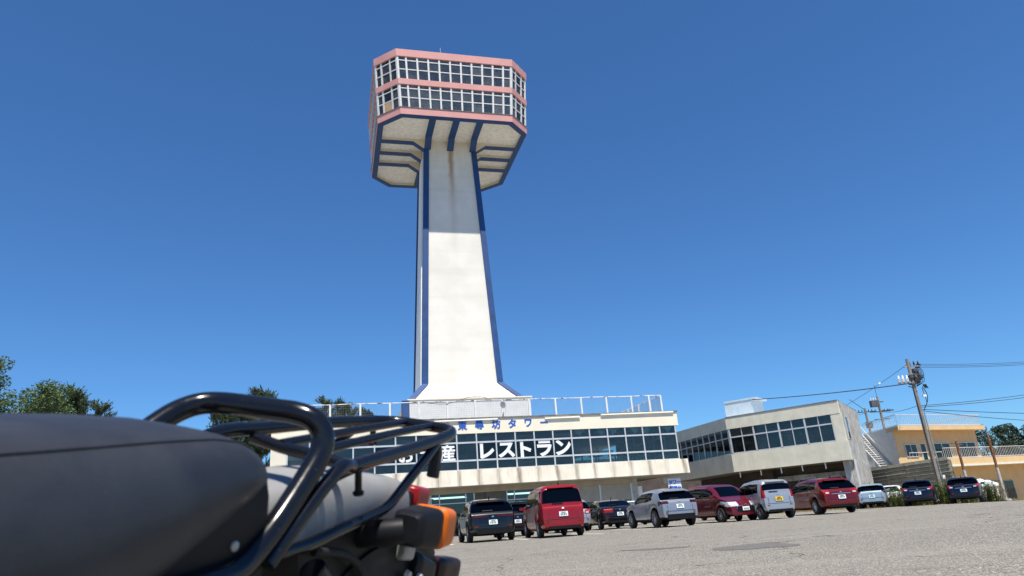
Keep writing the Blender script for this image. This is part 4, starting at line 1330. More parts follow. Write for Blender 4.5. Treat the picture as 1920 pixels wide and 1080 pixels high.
def wheel_mesh(r):
    if r in WHEELS:
        return WHEELS[r]
    n = 28
    prof = [(-.1, r * .62), (-.1, r * .9), (-.075, r * .985), (-.03, r), (.03, r), (.075, r * .985), (.1, r * .9), (.1, r * .62)]
    m = MB().loft([[(rr * math.cos(2 * math.pi * k / n), y, rr * math.sin(2 * math.pi * k / n)) for k in range(n)] for y, rr in prof], False)
    ty = m.mesh('tyre', 40)
    ty.materials.append(M['rubber'])
    m = MB()
    m.loft([[(rr * math.cos(2 * math.pi * k / n), y, rr * math.sin(2 * math.pi * k / n)) for k in range(n)] for y, rr in ((.03, r * .1), (.03, r * .58), (.085, r * .60), (.1, r * .645), (.09, r * .66))], False)
    dk = m
    m2 = MB()
    for k in range(10):
        a = 2 * math.pi * k / 10
        c, s = math.cos(a), math.sin(a)
        w = r * .055
        P = lambda rad, off, y: (rad * c - off * s, y, rad * s + off * c)
        m2.hexa([P(r * .08, -w, .04), P(r * .62, -w * .8, .04), P(r * .62, w * .8, .04), P(r * .08, w, .04), P(r * .08, -w, .085), P(r * .62, -w * .8, .075), P(r * .62, w * .8, .075), P(r * .08, w, .085)])
    m2.loft([[(rr * math.cos(2 * math.pi * k / 12), y, rr * math.sin(2 * math.pi * k / 12)) for k in range(12)] for y, rr in ((.03, r * .16), (.085, r * .16), (.095, r * .1), (.096, .001))], False)
    m2.loft([[(rr * math.cos(2 * math.pi * k / n), y, rr * math.sin(2 * math.pi * k / n)) for k in range(n)] for y, rr in ((.06, r * .585), (.092, r * .60), (.1, r * .645), (.08, r * .66))], False)
    rm = m2.mesh('rim', 40)
    rm.materials.append(M['rim'])
    dm = MB().loft([[(rr * math.cos(2 * math.pi * k / n), y, rr * math.sin(2 * math.pi * k / n)) for k in range(n)] for y, rr in ((-.05, r * .6), (.02, r * .6), (.021, .002))], False).mesh('brake_disc', 40)
    dm.materials.append(M['black'])
    WHEELS[r] = (ty, rm, dm)
    return WHEELS[r]

PA = dict(black=paint('black_car_paint', (.004, .0045, .006), .1, .2), navy=paint('navy_car_paint', (.0015, .004, .020), .2), red=paint('bright_red_paint', (.25, .005, .010), .2), maroon=paint('maroon_paint', (.12, .004, .012), .25),
          bluesil=paint('blue_silver_paint', (.28, .30, .34), .5), silver=paint('silver_paint', (.38, .39, .41), .55), ice=paint('ice_blue_paint', (.36, .46, .51), .45), white=paint('white_car_paint', (.80, .81, .82), .0), wine=paint('wine_red_paint', (.13, .004, .005), .25))
def make_car(name, kind, X, Y, az, mat, label, cat='car', front=False, opts=()):
    """X, Y: the middle of the end that faces the camera; az: heading, clockwise from straight ahead"""
    p = PROF[kind]
    L, W = p['L'], p['W'] / 2
    a = R(az)
    d = Vector((math.sin(a), math.cos(a)))
    ox, oy = (X, Y) if not front else (X - d.x * L, Y - d.y * L)
    t = root(name, (ox, oy, gz(X)), math.pi / 2 - a, label, cat, 'cars parked in front of the buildings')
    top, belt0 = p['top'], p['belt']
    xr, xf, wr = p['wh']
    xs = set(round(q[0], 4) for q in top)
    for rng in [p['rw'], p['ws']] + p['side']:
        xs.update(rng)
    x = 0.0
    while x < L:
        xs.add(round(x, 3))
        x += 0.09
    for c in (xr, xf):
        for k in range(13):
            xs.add(round(c + (wr + .05) * math.cos(math.pi * k / 12), 3))
    xs = sorted(q for q in xs if 0 <= q <= L)
    xs = [q for i, q in enumerate(xs) if i == 0 or q - xs[i - 1] > 0.008]
    rings = []
    for x in xs:
        zt_ = interp(top, x)
        w = W * (1 - .13 * max(0, (.55 - x) / .55) ** 2 - .2 * max(0, (x - (L - .8)) / .8) ** 2)
        zb = .21
        e = .1
        if x < .5: zb += .09 * (1 - x / .5)
        if x > L - .5: zb += .03
        for c in (xr, xf):
            q = (wr + .055) ** 2 - (x - c) ** 2
            if q > 0:
                zb = max(zb, wr + math.sqrt(q))
        belt = min(belt0 + .05 * (1 - x / L), zt_ - .03)
        zb = min(zb, belt - .12)
        hh = zt_ - belt
        ze = belt + hh * .84
        ye = w * .985 - TUM.get(kind, .30) * (ze - belt) - (.02 if hh > .2 else 0)
        y6 = ye - min(.14, .3 * hh + .05)
        half = [(0, zb), (.8 * w, zb), (.965 * w, zb + .14 * (belt - zb)), (w, zb + .5 * (belt - zb)), (.985 * w, belt), (ye, ze), (y6, zt_ - .012 - .02 * hh), (0, zt_)]
        ring = [(x, y, z) for y, z in half] + [(x, -y, z) for y, z in half[6:0:-1]]
        rings.append(ring)
    n = len(rings[0])
    vs = [v for r_ in rings for v in r_]
    body, trim = [], []
    groups = {}
    def inr(r_, x0, x1):
        return x0 >= r_[0] - 1e-4 and x1 <= r_[1] + 1e-4
    lo_s, hi_s = p['side'][0][0], p['side'][-1][1]
    for i in range(len(xs) - 1):
        x0, x1 = xs[i], xs[i + 1]
        for j in range(n):
            k = (j + 1) % n
            f = (i * n + j, i * n + k, (i + 1) * n + k, (i + 1) * n + j)
            key = None
            if j in (5, 6, 7, 8) and inr(p['rw'], x0, x1): key = 'rear_window'
            elif j in (6, 7) and inr(p['ws'], x0, x1): key = 'windshield'
            elif j in (4, 9) and x0 >= lo_s - 1e-4 and x1 <= hi_s + 1e-4:
                key = 'pillar_trim'
                for q, r_ in enumerate(p['side']):
                    if inr(r_, x0, x1): key = 'side_window|%d|%d' % (q, j)
            elif j in (0, 13): key = 'underbody'
            elif 'clad' in opts and j in (1, 12): key = 'cladding'
            if key: groups.setdefault(key, []).append(f)
            else: body.append(f)
    body.append(tuple(range(n - 1, -1, -1)))
    body.append(tuple(range((len(xs) - 1) * n, len(xs) * n)))
    # round the whole shell off, then cut it into its parts so that they meet without gaps
    keys = ['body'] + sorted(groups)
    allf = body + [f for k_ in keys[1:] for f in groups[k_]]
    idx = [0] * len(body) + [q for q, k_ in enumerate(keys[1:], 1) for _ in groups[k_]]
    tm = bpy.data.meshes.new('shell')
    tm.from_pydata(vs, [], allf)
    for _ in keys:
        tm.materials.append(None)
    tm.polygons.foreach_set('material_index', idx)
    to = bpy.data.objects.new('shell', tm)
    COL.objects.link(to)
    md = to.modifiers.new('s', 'SUBSURF')
    md.levels = md.render_levels = 2
    bpy.context.view_layer.update()
    ev = to.evaluated_get(bpy.context.evaluated_depsgraph_get()).to_mesh()
    EV = [tuple(v.co) for v in ev.vertices]
    EF = [(p_.material_index, tuple(p_.vertices), tuple(p_.center)) for p_ in ev.polygons]
    bpy.data.objects.remove(to)
    w0 = W * .885
    def lamp(c):
        x, y, z = c
        ay = abs(y)
        if x < .42:
            if kind == 'kei': hit = .84 < z < 1.40 and ay > w0 - .115 and x < .2
            elif kind == 'hatch': hit = .84 < z < 1.12 and ay > w0 - .21 + .35 * (z - .84) and x < .33
            elif kind == 'wagon': hit = (.84 < z < 1.03 and ay > w0 - .28 and x < .32) or (1.0 < z < 1.42 and ay > w0 - .17 - .2 * (z - 1) and x < .34)
            elif kind == 'van': hit = .98 < z < 1.16 and ay > w0 - .14 and x < .2
            elif kind == 'suv': hit = .895 < z < .965 and ay > .22 and x < .3
            elif kind == 'csuv': hit = .90 < z < 1.03 and ay > w0 - .36 + .8 * abs(z - .97) and x < .34
            elif kind == 'sedan': hit = .79 < z < .96 and ay > w0 - .40 and x < .34
            else: hit = .85 < z < 1.18 and ay > w0 - .14 and x < .26
            if hit:
                return 'tail_light|%d' % (y > 0)
        if x > L - .75 and .62 + .12 * (x < L - .35) < z < .80 + .1 * (L - x) and ay > W * .8 - .36 and x > L - .62:
            return 'headlight|%d' % (y > 0)
        return None
    sp = {}
    for mi, f, c in EF:
        k_ = keys[mi]
        if k_ == 'body' or k_ == 'pillar_trim':
            k_ = lamp(c) or k_
        sp.setdefault(k_, []).append(f)
    def sub(fs, nm, mt, sm=50):
        used = sorted({q for f in fs for q in f})
        mp = {q: i_ for i_, q in enumerate(used)}
        m = MB().add([EV[q] for q in used], [tuple(mp[q] for q in f) for f in fs])
        return m.build(nm, mt, t, sm)
    lensm = M['smokelens'] if kind in ('csuv', 'suv') or mat is PA['ice'] else M['redlens']
    mats = {'body': mat, 'pillar_trim': M['plast'], 'underbody': M['plast'], 'cladding': M['plast'], 'tail_light': lensm, 'headlight': M['clearlens']}
    for k_, fs in sp.items():
        nm = k_.split('|')[0]
        sub(fs, nm, mats.get(nm, M['carglass']))
    # cabin: seats block the view through the glass a little
    MB().box(L * .24, L * .30, -W * .6, W * .6, .5, 1.08).build('rear_seat', M['rubber'], t)
    for s in (-1, 1):
        MB().box(L * .46, L * .50, s * W * .42 - .22, s * W * .42 + .22, .5, 1.12).build('front_seat', M['rubber'], t)
    ty, rm, dm = wheel_mesh(wr)
    for xw in (xr, xf):
        for s in (-1, 1):
            w_ = link('wheel', ty, t)
            w_.location = (xw, s * (W - .105), wr)
            w_.rotation_euler = (0, 0.3 * xw, 0 if s > 0 else math.pi)
            link('rim', rm, w_)
            link('brake_disc', dm, w_)
    # mirrors
    mx = p['ws'][1] - .28
    for s in (-1, 1):
        m = MB()
        y0 = s * (W + .02)
        m.loft([[(mx + .06 * c_, y0 + s * dy, belt0 + .07 + .06 * s_) for c_, s_ in ((-1, -1), (1, -.8), (1, .9), (-1, 1))] for dy in (-.04, .08, .17)])
        m.build('mirror', mat, t, 30)
    # rear end
    w0 = W * .885
    def zx(z):      # x of the rear surface at height z
        for (x0, z0), (x1, z1) in zip(top, top[1:]):
            if z0 <= z <= z1:
                return x0 + (x1 - x0) * (z - z0) / max(1e-6, z1 - z0)
        return 0
    plate_z = .80 if 'highplate' in opts else .70
    def lamp_box(nm, mt, y0, y1, z0, z1, dep, par=None, out=.012):
        m = MB()
        xa, xb = zx(z0) - out, zx(z1) - out
        ya, yb = sorted((y0, y1))
        m.hexa([(xa, ya, z0), (xa + dep, ya, z0), (xa + dep, yb, z0), (xa, yb, z0), (xb, ya, z1), (xb + dep, ya, z1), (xb + dep, yb, z1), (xb, yb, z1)])
        return m.build(nm, mt, par or t)
    tl = {'van': (1.02, 1.16, .30), 'kei': (.86, 1.34, .12), 'wagon': (.84, 1.10, .30), 'suv': (.90, .99, .62), 'csuv': (.90, 1.03, .42), 'sedan': (.80, .97, .42), 'mpv': (.85, 1.2, .14), 'hatch': (.80, 1.12, .19)}[kind]
    for s in (-1, 1):
        if kind in ('wagon', 'hatch'):
            lamp_box('clear_section', M['clearlens'], s * (w0 - .24), s * (w0 - .09), .865, .925, .03, None, .008)
        lamp_box('reflector', M['redlens'], s * (w0 - .22), s * (w0 - .11), .545, .575, .03)
    pm = M['plateY'] if 'yellow' in opts else M['plate']
    pl = lamp_box('license_plate', pm, -.165, .165, plate_z - .08, plate_z + .085, .012, None, .03)
    m = MB()
    for k in range(4):
        y = -.11 + k * .062
        m.box(zx(plate_z) - .036, zx(plate_z) - .031, y, y + .04, plate_z - .055, plate_z + .02)
    m.box(zx(plate_z) - .036, zx(plate_z) - .031, -.08, .08, plate_z + .045, plate_z + .065)
    m.build('plate_print', M['black'] if 'yellow' in opts else M['plink'], pl)
    lamp_box('emblem', M['dullchrome'], -.04, .04, plate_z + .18, plate_z + .23, .02)
    lamp_box('lower_bumper', M['plast'], -w0 * .8, w0 * .8, .29, .50 if 'clad' in opts else .39, .1)
    lamp_box('bumper_seam', M['rubber'], -w0 * .84, w0 * .84, .618, .630, .05, None, .006)
    for s in (-1, 1):
        lamp_box('tailgate_seam', M['rubber'], s * w0 * .72 - .006, s * w0 * .72 + .006, .63, .86, .05, None, .006)
    rz0 = interp(top, p['rw'][0]) + .04
    lamp_box('rear_wiper', M['plast'], -.02, .38, rz0, rz0 + .025, .02, None, .03)
    m = MB()      # roof spoiler
    sx = p['rw'][1]
    sz = interp(top, sx)
    if kind != 'sedan':
        yy = W * .58
        m.hexa([(sx - .12, -yy, sz - .01), (sx + .14, -yy * 1.0, sz - .03), (sx + .14, yy * 1.0, sz - .03), (sx - .12, yy, sz - .01), (sx - .12, -yy, sz + .012), (sx + .2, -yy * 1.02, sz + .035), (sx + .2, yy * 1.02, sz + .035), (sx - .12, yy, sz + .012)])
        m.build('spoiler', mat, t)
    MB().tube([(sx + .35, 0, interp(top, sx + .35)), (sx + .2, 0, interp(top, sx + .35) + .12)], [.025, .008], 6).build('antenna', M['plast'], t)
    if 'chromebar' in opts:
        lamp_box('garnish', M['dullchrome'], -w0 * .55, w0 * .55, plate_z + .13, plate_z + .16, .02)
    if 'roofrail' in opts:
        for s in (-1, 1):
            MB().tube([(.8, s * W * .68, interp(top, .8) + .0), (1.0, s * W * .68, 1.64), (2.4, s * W * .68, 1.63), (2.7, s * W * .68, interp(top, 2.7))], .02, 6).build('roof_rail', M['chrome'], t)
    # door seams and handles on both flanks
    def wx(x):
        return W * (1 - .13 * max(0, (.55 - x) / .55) ** 2 - .2 * max(0, (x - (L - .8)) / .8) ** 2)
    for x in [p['side'][-1][1] + .18] + [r_[0] - .03 for r_ in p['side'][1:]]:
        for s in (-1, 1):
            w_ = wx(x)
            bl = belt0 + .05 * (1 - x / L)
            zl = .30
            if abs(x - xr) < wr + .06:
                zl = .78
            m = MB()
            for (ya, za), (yb, zb_) in zip(((.972, zl), (.999, zl + .5 * (bl - zl) + .02), (.988, bl)), ((.999, zl + .5 * (bl - zl) + .02), (.988, bl))):
                m.add([(x - .006, s * (w_ * ya + .004), za), (x + .006, s * (w_ * ya + .004), za), (x + .006, s * (w_ * yb + .004), zb_), (x - .006, s * (w_ * yb + .004), zb_)], [(0, 1, 2, 3)])
            m.build('door_seam', M['rubber'], t)
    for r_ in p['side'][-2:]:
        for s in (-1, 1):
            x = r_[0] + .14
            MB().box(x - .09, x + .09, s * wx(x) - .012 + s * .012, s * wx(x) + .012 + s * .012, belt0 - .13, belt0 - .095).build('door_handle', mat, t)
    # front end
    def xz(z):
        for (x0, z0), (x1, z1) in zip(top[::-1], top[::-1][1:]):
            if z0 <= z <= z1:
                return x0 + (x1 - x0) * (z - z0) / max(1e-6, z1 - z0)
        return L
    wf = W * .8
    m = MB().box(L - .06, L + .012, -wf * .62, wf * .62, .40, .60)
    m.build('grille', M['plast'], t)
    MB().tube([(L + .012, -wf * .66, .5), (L + .016, -wf * .58, .62), (L - .0, 0, .66), (L + .016, wf * .58, .62), (L + .012, wf * .66, .5)], .014, 6).build('grille_trim', M['chrome'], t)
    if front:
        pl = MB().box(L + .014, L + .028, -.165, .165, .44, .60).build('license_plate', M['plate'], t)
        m = MB()
        for k in range(4):
            y = -.11 + k * .062
            m.box(L + .0285, L + .031, y, y + .04, .465, .535)
        m.build('plate_print', M['plink'], pl)
        MB().box(L - .05, L + .03, -.05, .05, .665, .72).build('emblem', M['chrome'], t)
    return t
make_car('parked_car', 'suv', -1.38, 27.90, -12, PA['black'], 'black coupe-style SUV parked left of the bright red van', opts=('clad',))
make_car('parked_van', 'van', 1.27, 26.83, -9.5, PA['red'], 'bright red tall van with large black rear window', 'van', opts=('highplate',))
make_car('parked_car', 'sedan', 4.51, 36.10, -8, PA['black'], 'black sedan between the red van and the blue-silver compact SUV')
make_car('parked_car', 'csuv', 6.28, 30.27, -14.5, PA['bluesil'], 'blue-silver compact SUV with black wheel-arch cladding', opts=('clad', 'highplate'))
make_car('parked_minivan', 'mpv', 9.29, 31.40, 163.5, PA['maroon'], 'maroon minivan parked nose outward showing its chrome-framed grille', 'minivan', front=True)
make_car('parked_minicar', 'kei', 10.51, 30.62, -7.5, PA['silver'], 'tall silver minicar with a yellow licence plate', 'minicar', opts=('yellow', 'highplate'))
make_car('parked_wagon', 'wagon', 13.94, 32.51, -4, PA['wine'], 'dark wine-red estate car with roof rails at the right end of the row', 'estate car', opts=('roofrail', 'chromebar'))
make_car('parked_car', 'hatch', 21.2, 45.2, 27, PA['ice'], 'pale ice-blue hatchback beside the annex wall')
make_car('parked_car', 'hatch', 22.5, 42.3, 31, PA['navy'], 'left one of the two dark blue hatchbacks, in front of the slatted wall', opts=('chromebar',))
make_car('parked_car', 'hatch', 24.85, 41.8, 33, PA['navy'], 'right one of the two dark blue hatchbacks, in front of the rusty poles', opts=('chromebar',))
make_car('parked_car', 'hatch', -4.13, 27.55, -13, PA['silver'], 'silver hatchback mostly hidden behind the amber motorcycle indicator')
make_car('parked_minivan', 'mpv', -0.55, 35.5, -9, PA['black'], 'dark car seen between the black SUV and the red van', 'minivan')
make_car('parked_wagon', 'wagon', 2.3, 36.3, -10, PA['silver'], 'silver car peeping out right of the red van', 'estate car')
make_car('parked_car', 'hatch', 6.5, 44.5, -10, PA['white'], 'white hatchback behind the black sedan')
make_car('parked_minivan', 'mpv', 11.6, 39.5, 168, PA['white'], 'white minivan between the maroon minivan and the silver minicar', 'minivan', front=True)
make_car('parked_car', 'sedan', 26.4, 53.6, 205, PA['white'], 'white car half hidden behind the weeds right of the ice-blue hatchback')

# ------------------------------------------------------------------ small things in the lot
CN = root('traffic_cone', (-9.9, 30.0, G0), 0, 'small orange traffic cone with white bands seen under the motorcycle rack', 'cone')
MB().box(-.19, .19, -.19, .19, 0, .04).build('base', M['orangep'], CN)
def lathe(prof, n=18):
    return MB().loft([[(r_ * math.cos(2 * math.pi * k / n), r_ * math.sin(2 * math.pi * k / n), z) for k in range(n)] for z, r_ in prof])
lathe([(.04, .145), (.25, .105)]).build('cone_body', M['orangep'], CN, 40)
lathe([(.2505, .105), (.40, .08)]).build('white_band', M['plate'], CN, 40)
lathe([(.4005, .08), (.68, .03), (.70, .02)]).build('cone_tip', M['orangep'], CN, 40)
# covered trailer beside the house
CT = root('covered_trailer', (31.1, 49.3, gz(31)), R(24), 'pale tarpaulin-covered trailer box beside the rightmost rusty pole', 'trailer')
MB().box(-.9, .75, 0, 1.6, 0, 1.05).build('box', M['housewhite'], CT)
m = MB()
rings = []
for i in range(9):
    x = -1.0 + i * 1.85 / 8
    b_ = .10 * math.sin(i * 1.9) + .12 * math.sin(i * math.pi / 8)
    rings.append([(x, -.08, 1.02), (x, -.06, 1.16 + b_ * .5), (x, .4, 1.32 + b_), (x, 1.2, 1.32 + b_), (x, 1.66, 1.16), (x, 1.68, 1.02)])
m.loft(rings)
m.build('tarpaulin', M['plate'], CT, 50)
for x, y, s, mt, lab in ((29.3, 45.9, .30, 'soil', 'largest brown stone in the rubble heap by the rusty poles'), (29.75, 45.7, .20, 'concrete', 'pale grey concrete lump right of the largest rubble stone'),
                         (28.85, 46.1, .18, 'soil', 'small brown stone left of the largest rubble stone'), (30.05, 46.0, .12, 'soil', 'smallest brown stone at the foot of the rightmost rusty pole')):
    a = random.uniform(0, 6)
    m = MB()
    m.loft([[(x + s * k * math.cos(j * math.pi / 4 + a) * random.uniform(.8, 1.2), y + s * k * math.sin(j * math.pi / 4 + a) * random.uniform(.8, 1.2), gz(x) + s * h_) for j in range(8)] for h_, k in ((-.1, .9), (.3, 1), (.6, .7), (.72, .3))])
    tag(m.build('rubble_stone', M[mt], None, 30), lab, 'stone', 'rubble stones by the poles')

# ------------------------------------------------------------------ vegetation
def leaf_cloud(m, rnd, centers, n, size, flat=0.0):
    for _ in range(n):
        c, rad = rnd.choice(centers)
        while True:
            v = Vector((rnd.uniform(-1, 1), rnd.uniform(-1, 1), rnd.uniform(-1, 1)))
            if 0.15 < v.length < 1:
                break
        v = v.normalized() * (v.length ** 0.4)
        p = c + Vector((v.x * rad, v.y * rad, v.z * rad * 0.8))
        s = size * rnd.uniform(0.6, 1.3)
        a = Vector((rnd.gauss(0, 1), rnd.gauss(0, 1), rnd.gauss(0, .5))).normalized()
        b_ = a.cross(Vector((rnd.gauss(0, 1), rnd.gauss(0, 1), rnd.gauss(0, 1)))).normalized()
        m.add([p - a * s, p + b_ * s * .42, p + a * s, p - b_ * s * .42], [(0, 1, 2, 3)])
def limb_set(m, rnd, base, h, r0, tips):
    m.tube([base, base + Vector((rnd.uniform(-.2, .2), rnd.uniform(-.2, .2), h * .5)), base + Vector((rnd.uniform(-.3, .3), rnd.uniform(-.3, .3), h * .93))], [r0, r0 * .7, r0 * .2], 8)
    for c in tips:
        z = min(c.z - base.z, h * .95) * rnd.uniform(.5, .8)
        s = base + Vector((0, 0, z))
        mid = (s + c) / 2 + Vector((0, 0, -.1 * (c - s).length))
        m.tube([s, mid, c], [r0 * .3, r0 * .2, r0 * .06], 5)
def broad_tree(name, x, y, h, rad, label, mat, seed, n=5200, leaf=.16, blobs=26, low=.35, spiky=0):
    rnd = random.Random(seed)
    t = root(name, (x, y, gz(x)), 0, label, 'tree', 'trees around the lot')
    cs = []
    for _ in range(blobs):
        u = rnd.uniform(low, 1)
        rr = rad * math.sin(math.pi * min(1, max(.1, (1.12 - u) / (1.12 - low) * .8 + .1))) * rnd.uniform(.3, 1)
        a = rnd.uniform(0, 2 * math.pi)
        cs.append((Vector((rr * math.cos(a), rr * math.sin(a), h * u * .94)), rad * rnd.uniform(.11, .30)))
    for k in range(spiky):
        a = rnd.uniform(0, 2 * math.pi)
        rr = rad * rnd.uniform(0, .8)
        base = Vector((rr * math.cos(a), rr * math.sin(a), h * rnd.uniform(.8, .95)))
        for j in range(4):
            cs.append((base + Vector((rnd.uniform(-.1, .1), rnd.uniform(-.1, .1), j * .28)), .30 - .06 * j))
    m = MB()
    limb_set(m, rnd, Vector((0, 0, -.2)), h * .9, max(.16, h * .02), [c for c, _ in cs])
    m.build('trunk', M['bark'], t, 50)
    m = MB()
    leaf_cloud(m, rnd, cs, n, leaf)
    m.build('crown', mat, t)
    return t
def pine_tree(x, y, h, rad, label, seed, tufts=420, low=.45):
    rnd = random.Random(seed)
    t = root('pine_tree', (x, y, gz(x)), 0, label, 'tree', 'trees around the lot')
    m = MB()
    wood = MB()
    wood.tube([(0, 0, -.2), (rnd.uniform(-.3, .3), rnd.uniform(-.3, .3), h * .5), (rnd.uniform(-.3, .3), rnd.uniform(-.3, .3), h * .95)], [h * .022, h * .016, .03], 8)
    nb = 26
    k = 0
    for b_ in range(nb):
        u = low + (1 - low) * (b_ + rnd.random()) / nb
        a = b_ * 2.4 + rnd.uniform(-.4, .4)
        ln = rad * (1.15 - .85 * ((u - low) / (1 - low)) ** 1.4) * rnd.uniform(.6, 1.1)
        s = Vector((0, 0, h * u * .97))
        e = s + Vector((math.cos(a) * ln, math.sin(a) * ln, ln * rnd.uniform(.05, .4)))
        wood.tube([s, (s + e) / 2 + Vector((0, 0, .08 * ln)), e], [.06, .04, .015], 5)
        for q in range(2 * tufts // nb):
            tt = rnd.uniform(.3, 1.05)
            p = s + (e - s) * tt + Vector((rnd.gauss(0, .22), rnd.gauss(0, .22), rnd.gauss(.1, .18))) * (rad / 2.2)
            d = Vector((math.cos(a) * .5 + rnd.gauss(0, .35), math.sin(a) * .5 + rnd.gauss(0, .35), 1.0)).normalized()
            shoot = .62 * rnd.uniform(.6, 1.25)
            for w in range(20):
                f = rnd.random()
                o = p + d * shoot * f
                nd = (d * .9 + Vector((rnd.gauss(0, .55), rnd.gauss(0, .55), rnd.gauss(0, .35)))).normalized()
                sd = nd.cross(Vector((rnd.gauss(0, 1), rnd.gauss(0, 1), rnd.gauss(0, 1)))).normalized() * .032
                m.add([o - sd, o + sd, o + nd * rnd.uniform(.13, .24)], [(0, 1, 2)])
    wood.build('trunk', M['bark'], t, 50)
    m.build('crown', M['needle'], t)
    return t
broad_tree('broadleaf_tree', -34.7, 42.0, 13.6, 4.0, 'tall loose-crowned broadleaf tree cut by the left frame edge', M['leaf'], 11, 26000, .10, 150, .3, 0)
broad_tree('broadleaf_tree', -31.7, 44.0, 11.9, 3.0, 'feathery broadleaf tree just right of the tallest tree on the left', M['leaf'], 12, 22000, .09, 110, .35, 0)
pine_tree(-32.9, 48.0, 11.6, 1.9, 'pine rising between the feathery tree and the double-topped pine', 21, 520)
pine_tree(-31.9, 49.0, 11.9, 1.5, 'dark pine with twin tops at the right end of the left tree group', 22, 560)
pine_tree(-36.7, 60.0, 13.2, 1.5, 'small pine top just above the motorcycle seat, apart from the others', 23, 420)
pine_tree(-26.2, 62.0, 12.6, 2.5, 'bushy pine under the bend of the motorcycle grab bar', 24, 1000)
pine_tree(-24.0, 64.0, 13.9, 2.5, 'highest pine behind the top of the grab bar', 25, 1100)
pine_tree(-20.9, 74.0, 14.8, 1.6, 'slim pine with a pointed tip at the left end of the roof railing', 26, 480)
pine_tree(-18.9, 74.5, 14.3, 2.2, 'broad flat-topped pine seen through the roof railing mesh', 27, 800)
pine_tree(-16.8, 76.0, 13.5, 1.8, 'low pine behind the roof railing, nearest to the tower', 28, 620)
broad_tree('evergreen_tree', 54.5, 84.0, 8.9, 2.9, 'dark evergreen tree right of the apricot house roof', M['leafdark'], 31, 14000, .12, 80, .12, 0)
broad_tree('evergreen_tree', 57.6, 84.5, 8.9, 2.7, 'second dark evergreen tree, next to the right frame edge', M['leafdark'], 32, 14000, .12, 80, .12, 0)
broad_tree('evergreen_tree', 60.5, 83.0, 7.6, 2.6, 'dark evergreen tree cut by the right frame edge', M['leafdark'], 33, 9000, .12, 60, .12, 0)
broad_tree('evergreen_tree', 51.2, 86.0, 7.2, 2.2, 'low dark evergreen tree behind the balcony railing', M['leafdark'], 34, 9000, .12, 60, .1, 0)

def weed_clump(x, y, h, w, label, seed, n=40):
    rnd = random.Random(seed)
    t = root('weed_clump', (x, y, gz(x)), 0, label, 'weeds', 'weed clumps on the verge')
    st, lf = MB(), MB()
    for i in range(n):
        bx, by = rnd.gauss(0, w * .4), rnd.gauss(0, w * .3)
        hh = h * rnd.uniform(.45, 1)
        tip = Vector((bx + rnd.gauss(0, .12) * hh, by + rnd.gauss(0, .12) * hh, hh))
        b0_ = Vector((bx, by, -.05))
        st.tube([b0_, (b0_ + tip) / 2 + Vector((rnd.gauss(0, .03), 0, 0)), tip], [.012, .009, .004], 4)
        for k in range(int(16 * hh / 1.0) + 6):
            f = rnd.uniform(.1, 1)
            p = b0_ + (tip - b0_) * f
            a = rnd.uniform(0, 6.28)
            d = Vector((math.cos(a), math.sin(a), rnd.uniform(.1, .9))).normalized()
            s = rnd.uniform(.09, .2) * (1.2 - .5 * f)
            sd = d.cross(Vector((0, 0, 1))).normalized() * s * .17
            lf.add([p, p + d * s * .5 + sd, p + d * s, p + d * s * .5 - sd], [(0, 1, 2, 3)])
    st.build('stems', M['weed'], t)
    lf.build('leaves', M['weed'], t)
for i, (x, y, h, w, lab) in enumerate(((23.0, 46.6, 1.2, 1.3, 'leafy weed clump right beside the ice-blue hatchback'), (24.1, 46.6, 1.35, 1.3, 'tall weed clump left of the left dark blue hatchback'),
        (22.4, 48.6, 1.0, 1.2, 'low weeds in front of the white half-hidden car'), (25.9, 46.8, 1.5, 1.2, 'tall weeds between the two dark blue hatchbacks, on the left'),
        (26.8, 46.6, 1.7, 1.3, 'tallest weed clump, by the foot of the near utility pole'), (27.9, 46.2, 1.4, 1.0, 'weed clump behind the right dark blue hatchback'),
        (28.7, 45.6, 1.3, .7, 'spindly weeds right of the right dark blue hatchback'), (25.2, 48.6, 1.2, 1.6, 'weeds at the foot of the slatted wall'))):
    weed_clump(x, y, h, w, lab, 50 + i, 90)
m = MB()
rnd = random.Random(5)
for i in range(5200):
    x = rnd.uniform(17, 34)
    y = edge(x) + abs(rnd.gauss(0, 1.0)) - .1
    z = gz(x)
    h = rnd.uniform(.06, .26)
    a = rnd.uniform(0, 6.28)
    m.add([(x - .012 * math.cos(a), y - .012 * math.sin(a), z), (x + .012 * math.cos(a), y + .012 * math.sin(a), z), (x + rnd.gauss(0, .06), y + rnd.gauss(0, .06), z + h)], [(0, 1, 2)])
tag(m.build('dry_grass', M['drygrass']), 'short dry yellow grass along the edge of the parking lot', 'grass', None, 'stuff')

# ------------------------------------------------------------------ motorcycle, leaning on its stand beside the camera
bb = Vector((.327, .919, .220)).normalized()       # towards the tail
tt = Vector((-.932, .276, .234))
tt = (tt - bb * tt.dot(bb)).normalized()           # towards the far flank
uu = bb.cross(tt)
BO = Vector((-.272, .823, .660))
BK = root('motorcycle', (0, 0, 0), 0, 'grey and black motorcycle close to the camera with seat, luggage rack and amber indicator', 'motorcycle')
BK.matrix_world = Matrix(((bb.x, tt.x, uu.x, BO.x), (bb.y, tt.y, uu.y, BO.y), (bb.z, tt.z, uu.z, BO.z), (0, 0, 0, 1)))

